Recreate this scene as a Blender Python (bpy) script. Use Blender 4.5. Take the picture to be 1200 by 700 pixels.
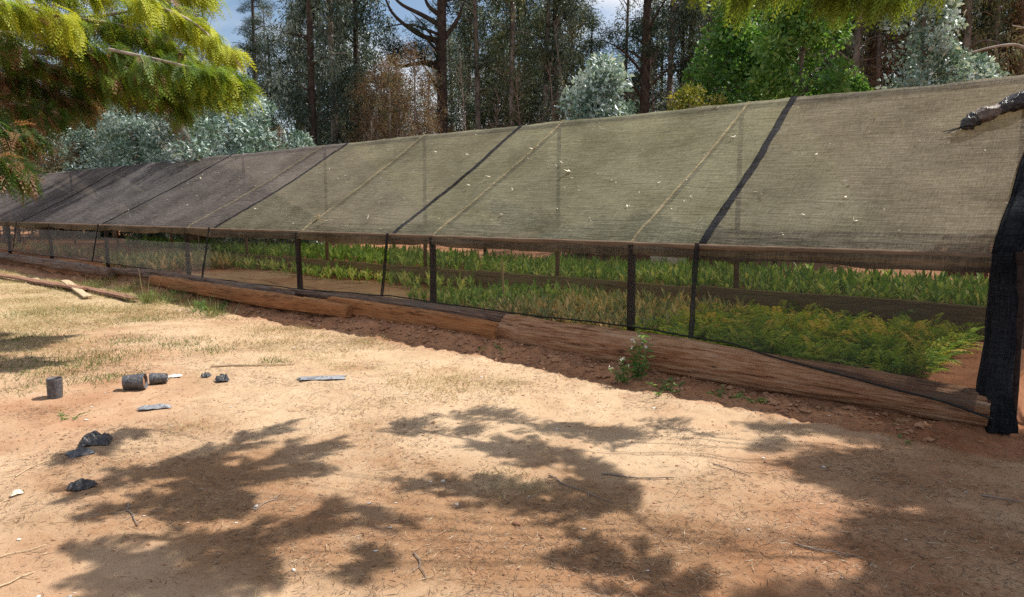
import bpy, math, random
import numpy as np
from mathutils import Vector, Matrix

for o in list(bpy.data.objects):
    bpy.data.objects.remove(o)
scene = bpy.context.scene
col = scene.collection
RNG = np.random.default_rng(7)
random.seed(7)

# ------------------------------------------------------------------ camera, sky, sun
PITCH = math.radians(6.676)
EYE = np.array([0.0, 0.0, 1.6])
F = 880.0
cam_d = bpy.data.cameras.new("camera")
cam_d.sensor_width = 36.0
cam_d.lens = F / 1200.0 * 36.0
cam_d.clip_start = 0.05
cam_d.clip_end = 3000.0
cam = bpy.data.objects.new("camera", cam_d)
cam.location = EYE
cam.rotation_euler = (math.pi / 2 - PITCH, 0, 0)
col.objects.link(cam)
scene.camera = cam

SUN_EL, SUN_AZ = math.radians(55), math.radians(70)
SUN = np.array([math.sin(SUN_AZ) * math.cos(SUN_EL), math.cos(SUN_AZ) * math.cos(SUN_EL), math.sin(SUN_EL)])
world = bpy.data.worlds.new("World")
scene.world = world
world.use_nodes = True
wn, wl = world.node_tree.nodes, world.node_tree.links
wn.clear()
wo = wn.new("ShaderNodeOutputWorld")
wb = wn.new("ShaderNodeBackground")
wb.inputs["Strength"].default_value = 0.09
sky = wn.new("ShaderNodeTexSky")
sky.sky_type = 'NISHITA'
sky.sun_disc = False
sky.sun_elevation = SUN_EL
sky.sun_rotation = SUN_AZ
wtc = wn.new("ShaderNodeTexCoord")
wmap = wn.new("ShaderNodeMapping")
wmap.inputs["Scale"].default_value = (1.0, 1.0, 2.4)
wmap.inputs["Location"].default_value = (0.6, 0.2, 0.0)
wnz = wn.new("ShaderNodeTexNoise")
wnz.inputs["Scale"].default_value = 2.3
wnz.inputs["Detail"].default_value = 8
wrp = wn.new("ShaderNodeValToRGB")
wrp.color_ramp.elements[0].position = 0.44
wrp.color_ramp.elements[1].position = 0.58
wmx = wn.new("ShaderNodeMix")
wmx.data_type = 'RGBA'
wmx.inputs[7].default_value = (7.2, 7.4, 7.8, 1)
wl.new(wtc.outputs["Generated"], wmap.inputs["Vector"])
wl.new(wmap.outputs[0], wnz.inputs["Vector"])
wl.new(wnz.outputs["Fac"], wrp.inputs["Fac"])
wl.new(wrp.outputs["Color"], wmx.inputs[0])
wl.new(sky.outputs["Color"], wmx.inputs[6])
wl.new(wmx.outputs[2], wb.inputs["Color"])
wl.new(wb.outputs[0], wo.inputs["Surface"])

sd = bpy.data.lights.new("sun", 'SUN')
sd.energy = 5.0
sd.angle = math.radians(0.45)
sd.color = (1.0, 0.95, 0.87)
sun = bpy.data.objects.new("sun", sd)
sun.rotation_euler = Vector(-SUN).to_track_quat('-Z', 'Y').to_euler()
sun.location = (8, 6, 14)
col.objects.link(sun)

scene.view_settings.view_transform = 'Standard'
scene.view_settings.look = 'None'
scene.view_settings.exposure = 0.55
scene.view_settings.gamma = 1.0
scene.render.engine = 'CYCLES'
scene.cycles.transparent_max_bounces = 24
scene.cycles.max_bounces = 8
scene.cycles.use_denoising = False

# ------------------------------------------------------------------ frames of reference
_fw = np.array([0, math.cos(PITCH), -math.sin(PITCH)])
_up = np.array([0, math.sin(PITCH), math.cos(PITCH)])


def ray(x, y):
    return np.array([1.0, 0, 0]) * (x - 600) / F + _up * (350 - y) / F + _fw


def at(x, y, depth):
    """world point seen at photo pixel (x, y), `depth` metres ahead of the camera (horizontal)"""
    d = ray(x, y)
    return EYE + d * depth / d[1]


def onz(x, y, z=0.0):
    d = ray(x, y)
    return EYE + d * (z - EYE[2]) / d[2]


def pix(P):
    q = np.asarray(P) - EYE
    z = q @ _fw
    return 600 + F * q[..., 0] / z, 350 - F * (q @ _up) / z


A = np.array([3.658, 5.499, 0.0])          # foot of the near corner post
U = np.array([-0.74007, 0.67252, 0.0])     # along the shade house, away to the left
V = np.array([0.67252, 0.74007, 0.0])      # across it, away from the viewer
THU = math.atan2(U[1], U[0])


def W(s, v, z=0.0):
    s, v, z = np.broadcast_arrays(np.asarray(s, float), v, z)
    return A + s[..., None] * U + v[..., None] * V + z[..., None] * np.array([0, 0, 1.0])


def SV(P):
    d = np.asarray(P) - A
    return d @ U, d @ V


# ------------------------------------------------------------------ value noise
_T = np.random.default_rng(3).random((256, 256))


def vn(x, y):
    x, y = np.broadcast_arrays(np.asarray(x, float), np.asarray(y, float))
    xi, yi = np.floor(x).astype(int), np.floor(y).astype(int)
    fx, fy = x - xi, y - yi
    fx, fy = fx * fx * (3 - 2 * fx), fy * fy * (3 - 2 * fy)
    a = _T[xi & 255, yi & 255]
    b = _T[(xi + 1) & 255, yi & 255]
    c = _T[xi & 255, (yi + 1) & 255]
    d = _T[(xi + 1) & 255, (yi + 1) & 255]
    return (a * (1 - fx) + b * fx) * (1 - fy) + (c * (1 - fx) + d * fx) * fy


def fbm(x, y, o=4, g=0.5):
    r, a, t = 0, 1.0, 0
    for i in range(o):
        r = r + a * vn(x * 2 ** i + 17.3 * i, y * 2 ** i + 9.1 * i)
        t += a
        a *= g
    return r / t * 2 - 1


def ss(a, b, x):
    t = np.clip((np.asarray(x, float) - a) / (b - a), 0, 1)
    return t * t * (3 - 2 * t)


# ------------------------------------------------------------------ mesh building
class MB:
    def __init__(self):
        self.v, self.f, self.a, self.n = [], [], [], 0

    def add(self, V_, F_, a=0.5):
        V_ = np.asarray(V_, float).reshape(-1, 3)
        F_ = np.asarray(F_, int)
        self.v.append(V_)
        self.f.append(F_ + self.n)
        self.a.append(np.broadcast_to(np.asarray(a, float), (len(V_),)))
        self.n += len(V_)
        return self

    def mesh(self, name, mat, smooth=False, uv=None):
        me = bpy.data.meshes.new(name)
        v = np.concatenate(self.v)
        me.vertices.add(len(v))
        me.vertices.foreach_set("co", v.ravel())
        loops = np.concatenate([f.ravel() for f in self.f])
        sizes = np.concatenate([np.full(len(f), f.shape[1]) for f in self.f])
        me.loops.add(len(loops))
        me.loops.foreach_set("vertex_index", loops)
        me.polygons.add(len(sizes))
        starts = np.concatenate([[0], np.cumsum(sizes)[:-1]])
        me.polygons.foreach_set("loop_start", starts)
        me.polygons.foreach_set("loop_total", sizes)
        me.polygons.foreach_set("use_smooth", np.full(len(sizes), smooth))
        at_ = me.attributes.new("rnd", 'FLOAT', 'POINT')
        at_.data.foreach_set("value", np.concatenate(self.a))
        me.update(calc_edges=True)
        me.validate()
        if mat is not None:
            me.materials.append(mat)
        return me

    def obj(self, name, mat, parent=None, smooth=False, loc=None, rz=0.0, **tags):
        o = bpy.data.objects.new(name, self.mesh(name, mat, smooth))
        return link(o, parent, loc, rz, **tags)


def link(o, parent=None, loc=None, rz=0.0, **tags):
    col.objects.link(o)
    if parent is not None:
        o.parent = parent
    if loc is not None:
        o.location = loc
    o.rotation_euler.z = rz
    for k, t in tags.items():
        o[k] = t
    return o


def root(name, label, cat, loc=(0, 0, 0), rz=0.0, group=None):
    e = bpy.data.objects.new(name, None)
    e.empty_display_size = 0.2
    link(e, None, loc, rz, label=label, category=cat)
    if group:
        e["group"] = group
    return e


def dup(src, loc, rz=0.0, scale=1.0, label=None, group=None, sz=None):
    c = src.copy()
    col.objects.link(c)
    c.location = loc
    c.rotation_euler = (0, 0, rz)
    c.scale = (scale, scale, scale if sz is None else sz)
    if label:
        c["label"] = label
    if group:
        c["group"] = group
    for ch in list(src.children):
        d = ch.copy()
        col.objects.link(d)
        d.parent = c
        for g in list(ch.children):
            e = g.copy()
            col.objects.link(e)
            e.parent = d
    return c


def nrm(a):
    a = np.asarray(a, float)
    return a / (np.linalg.norm(a, axis=-1, keepdims=True) + 1e-9)


def smooth_path(P, n):
    P = np.asarray(P, float)
    if len(P) == 2:
        t = np.linspace(0, 1, n)[:, None]
        return P[0] * (1 - t) + P[1] * t
    Q = np.vstack([2 * P[0] - P[1], P, 2 * P[-1] - P[-2]])
    out = []
    for t in np.linspace(0, len(P) - 1 - 1e-6, n):
        i = int(t)
        f_ = t - i
        a, b, c, d = Q[i], Q[i + 1], Q[i + 2], Q[i + 3]
        out.append(0.5 * ((2 * b) + (c - a) * f_ + (2 * a - 5 * b + 4 * c - d) * f_ ** 2 + (3 * b - a - 3 * c + d) * f_ ** 3))
    return np.array(out)


def tube(mb, P, R, n=8, a=0.5, rough=0.0, fr=6.0, caps=True, squash=1.0):
    """tapered tube along P"""
    P = np.asarray(P, float)
    m = len(P)
    R = np.broadcast_to(np.asarray(R, float), (m,))
    T = nrm(np.gradient(P, axis=0))
    ref = np.array([0, 0, 1.0]) if abs(T[:, 2]).mean() < 0.8 else np.array([1.0, 0, 0])
    X = nrm(np.cross(T, ref))
    Y = np.cross(X, T)
    th = np.linspace(0, 2 * np.pi, n, endpoint=False)
    rr = R[:, None] * np.ones(n)
    if rough:
        sd_ = P[0].sum() * 3.7
        L = np.concatenate([[0], np.cumsum(np.linalg.norm(np.diff(P, axis=0), axis=1))])
        rr = rr * (1 + rough * fbm(np.cos(th)[None, :] * 1.5 + L[:, None] * fr * 0.35 + sd_, np.sin(th)[None, :] * 1.5 + L[:, None] * fr * 0.2 + 5, 4, 0.6))
    Vv = P[:, None, :] + rr[..., None] * (np.cos(th)[None, :, None] * X[:, None, :] + squash * np.sin(th)[None, :, None] * Y[:, None, :])
    i = np.arange(m - 1)[:, None] * n
    j = np.arange(n)[None, :]
    k = (j + 1) % n
    Fq = np.stack([i + j, i + k, i + n + k, i + n + j], -1).reshape(-1, 4)
    mb.add(Vv.reshape(-1, 3), Fq, a)
    if caps:
        mb.add(Vv[0], np.arange(n)[None, ::-1] if True else None, a)
        mb.add(Vv[-1], np.arange(n)[None, :], a)
    return mb


def boxm(mb, c, size, rz=0.0, a=0.5, bev=0.0, tilt=None):
    sx, sy, sz_ = np.array(size) / 2.0
    b = min(bev, sx * .9, sy * .9, sz_ * .9)
    pts, faces = [], []
    if b <= 0:
        pts = np.array([[x, y, z] for z in (-sz_, sz_) for y in (-sy, sy) for x in (-sx, sx)])
        faces = np.array([[0, 2, 3, 1], [4, 5, 7, 6], [0, 1, 5, 4], [1, 3, 7, 5], [3, 2, 6, 7], [2, 0, 4, 6]])
        polys = [faces]
    else:
        prof = np.array([[-sx + b, -sy], [sx - b, -sy], [sx, -sy + b], [sx, sy - b], [sx - b, sy], [-sx + b, sy], [-sx, sy - b], [-sx, -sy + b]])
        pts = np.vstack([np.c_[prof * (1 - b / max(sx, sy)), np.full(8, -sz_)], np.c_[prof, np.full(8, -sz_ + b)], np.c_[prof, np.full(8, sz_ - b)], np.c_[prof * (1 - b / max(sx, sy)), np.full(8, sz_)]])
        q = [[r * 8 + i, r * 8 + (i + 1) % 8, (r + 1) * 8 + (i + 1) % 8, (r + 1) * 8 + i] for r in range(3) for i in range(8)]
        polys = [np.array(q), np.array([list(range(7, -1, -1))]), np.array([list(range(24, 32))])]
    M = Matrix.Rotation(rz, 3, 'Z')
    if tilt is not None:
        M = M @ Matrix.Rotation(tilt[0], 3, 'X') @ Matrix.Rotation(tilt[1], 3, 'Y')
    pts = pts @ np.array(M).T + np.asarray(c, float)
    n0 = mb.n
    mb.v.append(pts)
    mb.a.append(np.full(len(pts), a))
    mb.n += len(pts)
    for p in polys:
        mb.f.append(p + n0)
    return mb


def leaves(mb, B, D, L, Wd, a, rng=RNG, flat=0.0):
    """rhombic leaf quads: base points B, directions D"""
    n = len(B)
    D = nrm(D)
    r = rng.normal(size=(n, 3))
    r[:, 2] *= (1 - flat)
    S = nrm(np.cross(D, r))
    if flat:
        S = nrm(np.cross(D, np.array([0, 0, 1.0]) + 0.5 * rng.normal(size=(n, 3))))
    L = np.broadcast_to(L, (n,))[:, None]
    Wd = np.broadcast_to(Wd, (n,))[:, None]
    Nn = np.cross(D, S)
    mid = B + D * L * 0.45 + Nn * L * 0.06
    Vv = np.stack([B, mid - S * Wd / 2, B + D * L, mid + S * Wd / 2], 1).reshape(-1, 3)
    Fq = np.arange(4 * n).reshape(-1, 4)
    mb.add(Vv, Fq, np.repeat(np.clip(np.broadcast_to(a, (n,)), 0, 1), 4))


def grid(mb, X, Y, Z, a=0.5):
    m, n = X.shape
    i = np.arange(m - 1)[:, None] * n
    j = np.arange(n - 1)[None, :]
    Fq = np.stack([i + j, i + j + 1, i + n + j + 1, i + n + j], -1).reshape(-1, 4)
    mb.add(np.stack([X, Y, Z], -1).reshape(-1, 3), Fq, np.asarray(a).ravel() if np.ndim(a) else a)


# ------------------------------------------------------------------ materials
class NT:
    def __init__(self, name):
        self.m = bpy.data.materials.new(name)
        self.m.use_nodes = True
        self.t = self.m.node_tree
        self.t.nodes.clear()
        self.out = self.t.nodes.new("ShaderNodeOutputMaterial")

    def n(self, typ, **kw):
        nd = self.t.nodes.new(typ)
        for k, v_ in kw.items():
            if k.startswith("_"):
                setattr(nd, k[1:], v_)
            else:
                key = k.replace("__", " ")
                inp = nd.inputs[int(key[1:])] if key[0] == 'i' and key[1:].isdigit() else nd.inputs[key]
                if isinstance(v_, bpy.types.NodeSocket):
                    self.t.links.new(v_, inp)
                else:
                    inp.default_value = v_
        return nd

    def ramp(self, fac, stops):
        r = self.n("ShaderNodeValToRGB")
        while len(r.color_ramp.elements) < len(stops):
            r.color_ramp.elements.new(0.5)
        for e, (p, c) in zip(r.color_ramp.elements, stops):
            e.position = p
            e.color = (*c, 1) if len(c) == 3 else c
        self.t.links.new(fac, r.inputs[0])
        return r.outputs[0]

    def mix(self, fac, a, b, blend='MIX'):
        m = self.n("ShaderNodeMix", _data_type='RGBA', _blend_type=blend)
        for i, x in ((0, fac), (6, a), (7, b)):
            if isinstance(x, bpy.types.NodeSocket):
                self.t.links.new(x, m.inputs[i])
            else:
                m.inputs[i].default_value = x if i == 0 or len(x) == 4 else (*x, 1)
        return m.outputs[2]

    def math(self, op, a, b=0.0, c=0.0):
        m = self.n("ShaderNodeMath", _operation=op)
        for i, x in enumerate((a, b, c)):
            if isinstance(x, bpy.types.NodeSocket):
                self.t.links.new(x, m.inputs[i])
            else:
                m.inputs[i].default_value = x
        return m.outputs[0]

    def obj(self, scale=(1, 1, 1)):
        tc = self.n("ShaderNodeTexCoord")
        mp = self.n("ShaderNodeMapping", Scale=scale)
        self.t.links.new(tc.outputs["Object"], mp.inputs["Vector"])
        return mp.outputs[0]

    def noise(self, vec, scale, detail=5, rough=0.55, dist=0.0):
        return self.n("ShaderNodeTexNoise", Vector=vec, Scale=scale, Detail=detail, Roughness=rough, Distortion=dist).outputs["Fac"]

    def attr(self, name):
        return self.n("ShaderNodeAttribute", _attribute_name=name).outputs["Fac"]

    def bump(self, h, strength=0.5, dist=0.02):
        return self.n("ShaderNodeBump", Height=h, Strength=strength, Distance=dist).outputs[0]

    def finish(self, s):
        self.t.links.new(s, self.out.inputs["Surface"])
        return self.m


def leaf_mat(name, stops, trans=0.35, rough=0.55, spec=0.3, objvar=0.25):
    t = NT(name)
    oi = t.n("ShaderNodeObjectInfo")
    f_ = t.math('ADD', t.attr("rnd"), t.math('MULTIPLY', t.math('SUBTRACT', oi.outputs["Random"], 0.5), objvar))
    c = t.ramp(f_, stops)
    b = t.n("ShaderNodeBsdfPrincipled", Base__Color=c, Roughness=rough)
    b.inputs["Specular IOR Level"].default_value = spec
    ct = t.mix(1.0, c, (1.25, 1.2, 0.75), 'MULTIPLY')
    tr = t.n("ShaderNodeBsdfTranslucent", Color=ct)
    mx = t.n("ShaderNodeMixShader", i0=trans, i1=b.outputs[0], i2=tr.outputs[0])
    return t.finish(mx.outputs[0])


def wood_mat(name, stops, sc=(1.8, 20, 20), bump=0.7, grey=None, dist=0.02, scale=1.0):
    """weathered timber, grain along local x"""
    t = NT(name)
    v1 = t.obj(sc)
    g = t.noise(v1, 2.2 * scale, 8, 0.65, 0.4)
    g2 = t.noise(t.obj((1.0, 5, 5)), 1.6 * scale, 4, 0.6, 0.6)
    f_ = t.math('ADD', t.math('MULTIPLY', g, 0.65), t.math('MULTIPLY', g2, 0.35))
    c = t.ramp(f_, stops)
    if grey:
        gm = t.ramp(t.noise(t.obj((0.8, 2.5, 2.5)), 1.3, 5, 0.6), [(0.42, (0, 0, 0)), (0.6, (1, 1, 1))])
        c = t.mix(gm, c, t.mix(g, tuple(x * 0.45 for x in grey), tuple(x * 1.5 for x in grey)))
    crack = t.ramp(t.noise(t.obj((0.7, 22, 22)), 2.0 * scale, 6, 0.7, 0.3), [(0.36, (0.25, 0.2, 0.18)), (0.44, (1, 1, 1))])
    c = t.mix(0.8, c, crack, 'MULTIPLY')
    c = t.mix(t.math('MULTIPLY', t.math('MAXIMUM', t.math('SUBTRACT', t.attr('rnd'), 0.55), 0.0), 2.2), c, (0.035, 0.022, 0.016))
    b = t.n("ShaderNodeBsdfPrincipled", Base__Color=c, Roughness=0.9, Normal=t.bump(f_, bump, dist))
    b.inputs["Specular IOR Level"].default_value = 0.15
    return t.finish(b.outputs[0])


def plain_mat(name, c1, c2, scale=8.0, rough=0.8, bump=0.3, dist=0.01, spec=0.2, det=6):
    t = NT(name)
    f_ = t.noise(t.obj(), scale, det, 0.65)
    c = t.ramp(f_, [(0.3, c1), (0.7, c2)])
    b = t.n("ShaderNodeBsdfPrincipled", Base__Color=c, Roughness=rough, Normal=t.bump(f_, bump, dist))
    b.inputs["Specular IOR Level"].default_value = spec
    return t.finish(b.outputs[0])


def ground_mat():
    t = NT("red_earth")
    P = t.obj()
    big = t.noise(P, 0.55, 5, 0.6)
    mid = t.noise(P, 3.2, 6, 0.65)
    fine = t.noise(P, 26, 8, 0.75)
    grit = t.noise(P, 120, 4, 0.7)
    sand = t.ramp(mid, [(0.25, (0.38, 0.25, 0.155)), (0.5, (0.50, 0.355, 0.225)), (0.75, (0.57, 0.425, 0.285))])
    red = t.ramp(mid, [(0.25, (0.27, 0.12, 0.062)), (0.5, (0.38, 0.19, 0.105)), (0.8, (0.45, 0.26, 0.155))])
    straw = t.ramp(fine, [(0.3, (0.22, 0.14, 0.08)), (0.5, (0.42, 0.32, 0.18)), (0.72, (0.58, 0.48, 0.30))])
    rmask = t.math('ADD', t.attr("red"), t.math('MULTIPLY', t.math('SUBTRACT', big, 0.5), 1.1))
    c = t.mix(t.ramp(rmask, [(0.3, (0, 0, 0)), (0.72, (1, 1, 1))]), sand, red)
    gmask = t.math('ADD', t.attr("grass"), t.math('MULTIPLY', t.math('SUBTRACT', t.noise(P, 2.3, 7, 0.7), 0.5), 1.5))
    c = t.mix(t.ramp(gmask, [(0.42, (0, 0, 0)), (0.75, (0.85, 0.85, 0.85))]), c, straw)
    # specks: dark humus crumbs and pale chips
    dk = t.ramp(t.noise(P, 55, 5, 0.8), [(0.30, (0.42, 0.34, 0.30)), (0.43, (1, 1, 1))])
    c = t.mix(0.7, c, dk, 'MULTIPLY')
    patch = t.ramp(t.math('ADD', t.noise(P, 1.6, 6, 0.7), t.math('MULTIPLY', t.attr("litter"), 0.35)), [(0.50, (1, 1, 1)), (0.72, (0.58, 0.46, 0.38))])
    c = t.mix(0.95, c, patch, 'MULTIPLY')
    lt = t.ramp(t.noise(P, 75, 4, 0.75), [(0.66, (0, 0, 0)), (0.72, (1, 1, 1))])
    c = t.mix(t.math('MULTIPLY', lt, 0.45), c, (0.58, 0.47, 0.33))
    h = t.math('ADD', t.math('MULTIPLY', fine, 0.6), t.math('MULTIPLY', grit, 0.25))
    h = t.math('ADD', h, t.math('MULTIPLY', mid, 0.9))
    b = t.n("ShaderNodeBsdfPrincipled", Base__Color=c, Roughness=0.95, Normal=t.bump(h, 0.75, 0.03))
    b.inputs["Specular IOR Level"].default_value = 0.1
    return t.finish(b.outputs[0])


def cloth_mat(name, c1, c2, open_=0.12, trans=0.64, warm=(1, 1, 1)):
    """woven shade cloth"""
    t = NT(name)
    P = t.obj()
    wr = t.noise(t.obj((1.0, 9, 9)), 2.4, 5, 0.6, 0.5)      # wrinkles running along the house
    wv = t.noise(t.obj((110, 9, 9)), 1.0, 3, 0.7)          # weave threads
    wv2 = t.noise(t.obj((7, 95, 95)), 1.0, 3, 0.7)
    mott = t.noise(P, 1.1, 5, 0.6)
    f_ = t.math('ADD', t.math('MULTIPLY', mott, 0.55), t.math('ADD', t.math('MULTIPLY', wr, 0.2), t.math('MULTIPLY', t.math('ADD', wv, wv2), 0.125)))
    c = t.ramp(f_, [(0.40, tuple(x * .88 for x in c1)), (0.58, tuple(x * 1.1 for x in c2))])
    th = t.ramp(t.math('MULTIPLY', t.math('ADD', wv, wv2), 0.5), [(0.40, (0.50, 0.50, 0.50)), (0.62, (1.2, 1.2, 1.15))])
    c = t.mix(0.8, c, th, 'MULTIPLY')
    h = t.math('ADD', t.math('MULTIPLY', wr, 1.6), t.math('MULTIPLY', t.math('ADD', wv, wv2), 0.25))
    nm = t.bump(h, 0.8, 0.02)
    d = t.n("ShaderNodeBsdfDiffuse", Color=c, Normal=nm)
    tr = t.n("ShaderNodeBsdfTranslucent", Color=t.mix(1.0, c, (1.3, 1.15, 0.85), 'MULTIPLY'))
    m1 = t.n("ShaderNodeMixShader", i0=trans, i1=d.outputs[0], i2=tr.outputs[0])
    tp = t.n("ShaderNodeBsdfTransparent")
    m2 = t.n("ShaderNodeMixShader", i0=open_, i1=m1.outputs[0], i2=tp.outputs[0])
    return t.finish(m2.outputs[0])


def net_mat(name, c, cover=0.35, trans=0.5, var=0.25):
    t = NT(name)
    P = t.obj()
    a = t.noise(t.obj((75, 75, 75)), 1.0, 2, 0.6)
    b_ = t.noise(t.obj((0.9, 0.9, 1.6)), 2.0, 5, 0.6, 0.4)
    f_ = t.math('ADD', t.math('MULTIPLY', t.math('SUBTRACT', a, 0.5), var * 1.6), t.math('MULTIPLY', t.math('SUBTRACT', b_, 0.5), var * 2))
    f_ = t.math('ADD', f_, cover)
    f_ = t.math('MAXIMUM', t.math('MINIMUM', f_, 0.95), 0.04)
    d = t.n("ShaderNodeBsdfDiffuse", Color=(*c, 1))
    tr = t.n("ShaderNodeBsdfTranslucent", Color=(*c, 1))
    m1 = t.n("ShaderNodeMixShader", i0=trans, i1=d.outputs[0], i2=tr.outputs[0])
    tp = t.n("ShaderNodeBsdfTransparent")
    m2 = t.n("ShaderNodeMixShader", i0=f_, i1=tp.outputs[0], i2=m1.outputs[0])
    return t.finish(m2.outputs[0])


M = {}
M['ground'] = ground_mat()
M['cloth_a'] = cloth_mat("shade_cloth_grey_brown", (0.233, 0.220, 0.186), (0.350, 0.332, 0.285))
M['cloth_b'] = cloth_mat("shade_cloth_olive", (0.259, 0.261, 0.200), (0.369, 0.372, 0.292))
M['cloth_c'] = cloth_mat("shade_cloth_brown", (0.239, 0.234, 0.190), (0.350, 0.345, 0.275))
M['cloth_d'] = cloth_mat("shade_cloth_purple_grey", (0.204, 0.191, 0.195), (0.307, 0.289, 0.297))
M['hem'] = cloth_mat('hem_cloth_shade_brown', (0.10, 0.075, 0.05), (0.19, 0.15, 0.105), open_=0.03, trans=0.25)  # doubled eave lip; its backlit shade is put into the darker brown
M['seam'] = cloth_mat("seam_cloth_tan", (0.5, 0.44, 0.29), (0.68, 0.6, 0.42), open_=0.05)
M['black_net'] = cloth_mat("black_gathered_net", (0.012, 0.013, 0.016), (0.035, 0.037, 0.043), open_=0.04, trans=0.1)
M['strap'] = cloth_mat("black_strap_net", (0.012, 0.012, 0.016), (0.05, 0.05, 0.06), open_=0.1, trans=0.1)
M['net_dark'] = net_mat("side_net_dark", (0.05, 0.052, 0.06), 0.42)
M['net_mid'] = net_mat("side_net_mid", (0.085, 0.085, 0.085), 0.28)
M['net_pale'] = net_mat("side_net_pale", (0.34, 0.34, 0.35), 0.30, var=0.12)
M['rope'] = plain_mat("black_rope", (0.012, 0.012, 0.012), (0.03, 0.03, 0.03), 60)
M['post'] = wood_mat("tarred_post", [(0.3, (0.012, 0.009, 0.008)), (0.6, (0.045, 0.03, 0.024)), (0.8, (0.09, 0.06, 0.045))])
M['rail'] = wood_mat("pole_wood", [(0.3, (0.08, 0.05, 0.03)), (0.7, (0.22, 0.15, 0.10))])
M['log'] = wood_mat("old_log", [(0.30, (0.12, 0.05, 0.03)), (0.43, (0.29, 0.14, 0.075)), (0.56, (0.42, 0.25, 0.15)), (0.70, (0.36, 0.28, 0.22))], dist=0.05, bump=1.0)
M['beam'] = wood_mat("orange_beam", [(0.28, (0.14, 0.055, 0.025)), (0.5, (0.33, 0.15, 0.065)), (0.75, (0.44, 0.23, 0.11))], dist=0.03)
M['grey_log'] = wood_mat("weathered_log", [(0.3, (0.06, 0.038, 0.03)), (0.5, (0.19, 0.12, 0.09)), (0.75, (0.31, 0.22, 0.17))], grey=(0.19, 0.145, 0.12), dist=0.05)
M['plank'] = wood_mat("bed_plank", [(0.3, (0.14, 0.10, 0.06)), (0.7, (0.33, 0.26, 0.16))])
M['pale_board'] = wood_mat("pale_board", [(0.3, (0.36, 0.25, 0.15)), (0.7, (0.6, 0.46, 0.3))])
M['slab'] = wood_mat("bark_slab", [(0.3, (0.13, 0.065, 0.04)), (0.7, (0.34, 0.19, 0.13))])
M['trunk_dark'] = plain_mat("dark_bark", (0.03, 0.02, 0.016), (0.10, 0.068, 0.052), 7, 0.95, 0.6, 0.03)
M['trunk_brown'] = plain_mat("brown_bark", (0.075, 0.048, 0.036), (0.20, 0.135, 0.105), 6, 0.95, 0.6, 0.03)
M['trunk_pale'] = plain_mat("pale_bark", (0.22, 0.18, 0.15), (0.46, 0.4, 0.34), 5, 0.9, 0.4, 0.02)
M['trunk_mottled'] = plain_mat('mottled_bark', (0.06, 0.045, 0.038), (0.36, 0.29, 0.24), 2.2, 0.95, 0.5, 0.03)
M['twig'] = plain_mat("grey_twig", (0.13, 0.095, 0.075), (0.32, 0.26, 0.22), 9, 0.95)
M['euc'] = leaf_mat("blue_green_leaves", [(0.0, (0.02, 0.034, 0.022)), (0.35, (0.055, 0.085, 0.06)), (0.65, (0.11, 0.155, 0.115)), (0.85, (0.24, 0.29, 0.24)), (1.0, (0.42, 0.46, 0.42))], spec=0.6, rough=0.4)
M['euc2'] = leaf_mat("olive_leaves", [(0.0, (0.03, 0.04, 0.016)), (0.4, (0.08, 0.105, 0.04)), (0.75, (0.17, 0.19, 0.08)), (1.0, (0.32, 0.27, 0.15))], spec=0.5, rough=0.45)
M['brown'] = leaf_mat("dry_brown_leaves", [(0.0, (0.07, 0.042, 0.026)), (0.4, (0.17, 0.105, 0.06)), (0.7, (0.30, 0.19, 0.105)), (0.85, (0.30, 0.23, 0.12)), (1.0, (0.10, 0.13, 0.06))])
M['pine'] = leaf_mat("dark_needle_clusters", [(0.0, (0.01, 0.02, 0.012)), (0.5, (0.03, 0.055, 0.028)), (1.0, (0.07, 0.11, 0.05))], trans=0.2)
M['silver'] = leaf_mat("silver_leaves", [(0.0, (0.05, 0.10, 0.07)), (0.35, (0.15, 0.24, 0.19)), (0.65, (0.38, 0.48, 0.45)), (1.0, (0.62, 0.69, 0.68))], trans=0.2, spec=0.5, rough=0.42)
M['broad'] = leaf_mat("green_broad_leaves", [(0.0, (0.042, 0.109, 0.022)), (0.4, (0.086, 0.207, 0.039)), (0.75, (0.170, 0.316, 0.061)), (1.0, (0.292, 0.389, 0.122))], trans=0.4, spec=0.5)
M['yellow'] = leaf_mat("yellow_green_leaves", [(0.0, (0.10, 0.12, 0.02)), (0.5, (0.26, 0.25, 0.045)), (1.0, (0.42, 0.34, 0.10))], trans=0.4)
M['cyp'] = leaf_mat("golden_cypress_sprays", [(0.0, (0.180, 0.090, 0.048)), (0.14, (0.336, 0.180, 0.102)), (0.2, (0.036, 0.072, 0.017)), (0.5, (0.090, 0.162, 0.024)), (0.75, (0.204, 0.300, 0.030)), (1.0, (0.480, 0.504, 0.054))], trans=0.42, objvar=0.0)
M['cyp2'] = leaf_mat("cypress_sprays", [(0.0, (0.03, 0.06, 0.014)), (0.5, (0.08, 0.14, 0.02)), (1.0, (0.24, 0.30, 0.04))], trans=0.4, objvar=0.0)
M['seed_a'] = leaf_mat("upright_seedling_leaves", [(0.0, (0.099, 0.200, 0.049)), (0.5, (0.221, 0.400, 0.099)), (0.85, (0.440, 0.600, 0.181)), (1.0, (0.720, 0.720, 0.320))], trans=0.4, objvar=0.4)
M['seed_b'] = leaf_mat("feathery_seedling_leaves", [(0.0, (0.084, 0.177, 0.031)), (0.5, (0.250, 0.396, 0.052)), (0.85, (0.500, 0.564, 0.084)), (1.0, (0.751, 0.584, 0.167))], trans=0.4, objvar=0.4)
M['seed_c'] = leaf_mat("low_mixed_seedlings", [(0.0, (0.120, 0.181, 0.081)), (0.5, (0.261, 0.320, 0.140)), (0.75, (0.560, 0.481, 0.261)), (1.0, (0.899, 0.681, 0.400))], trans=0.35, objvar=0.4)
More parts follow.
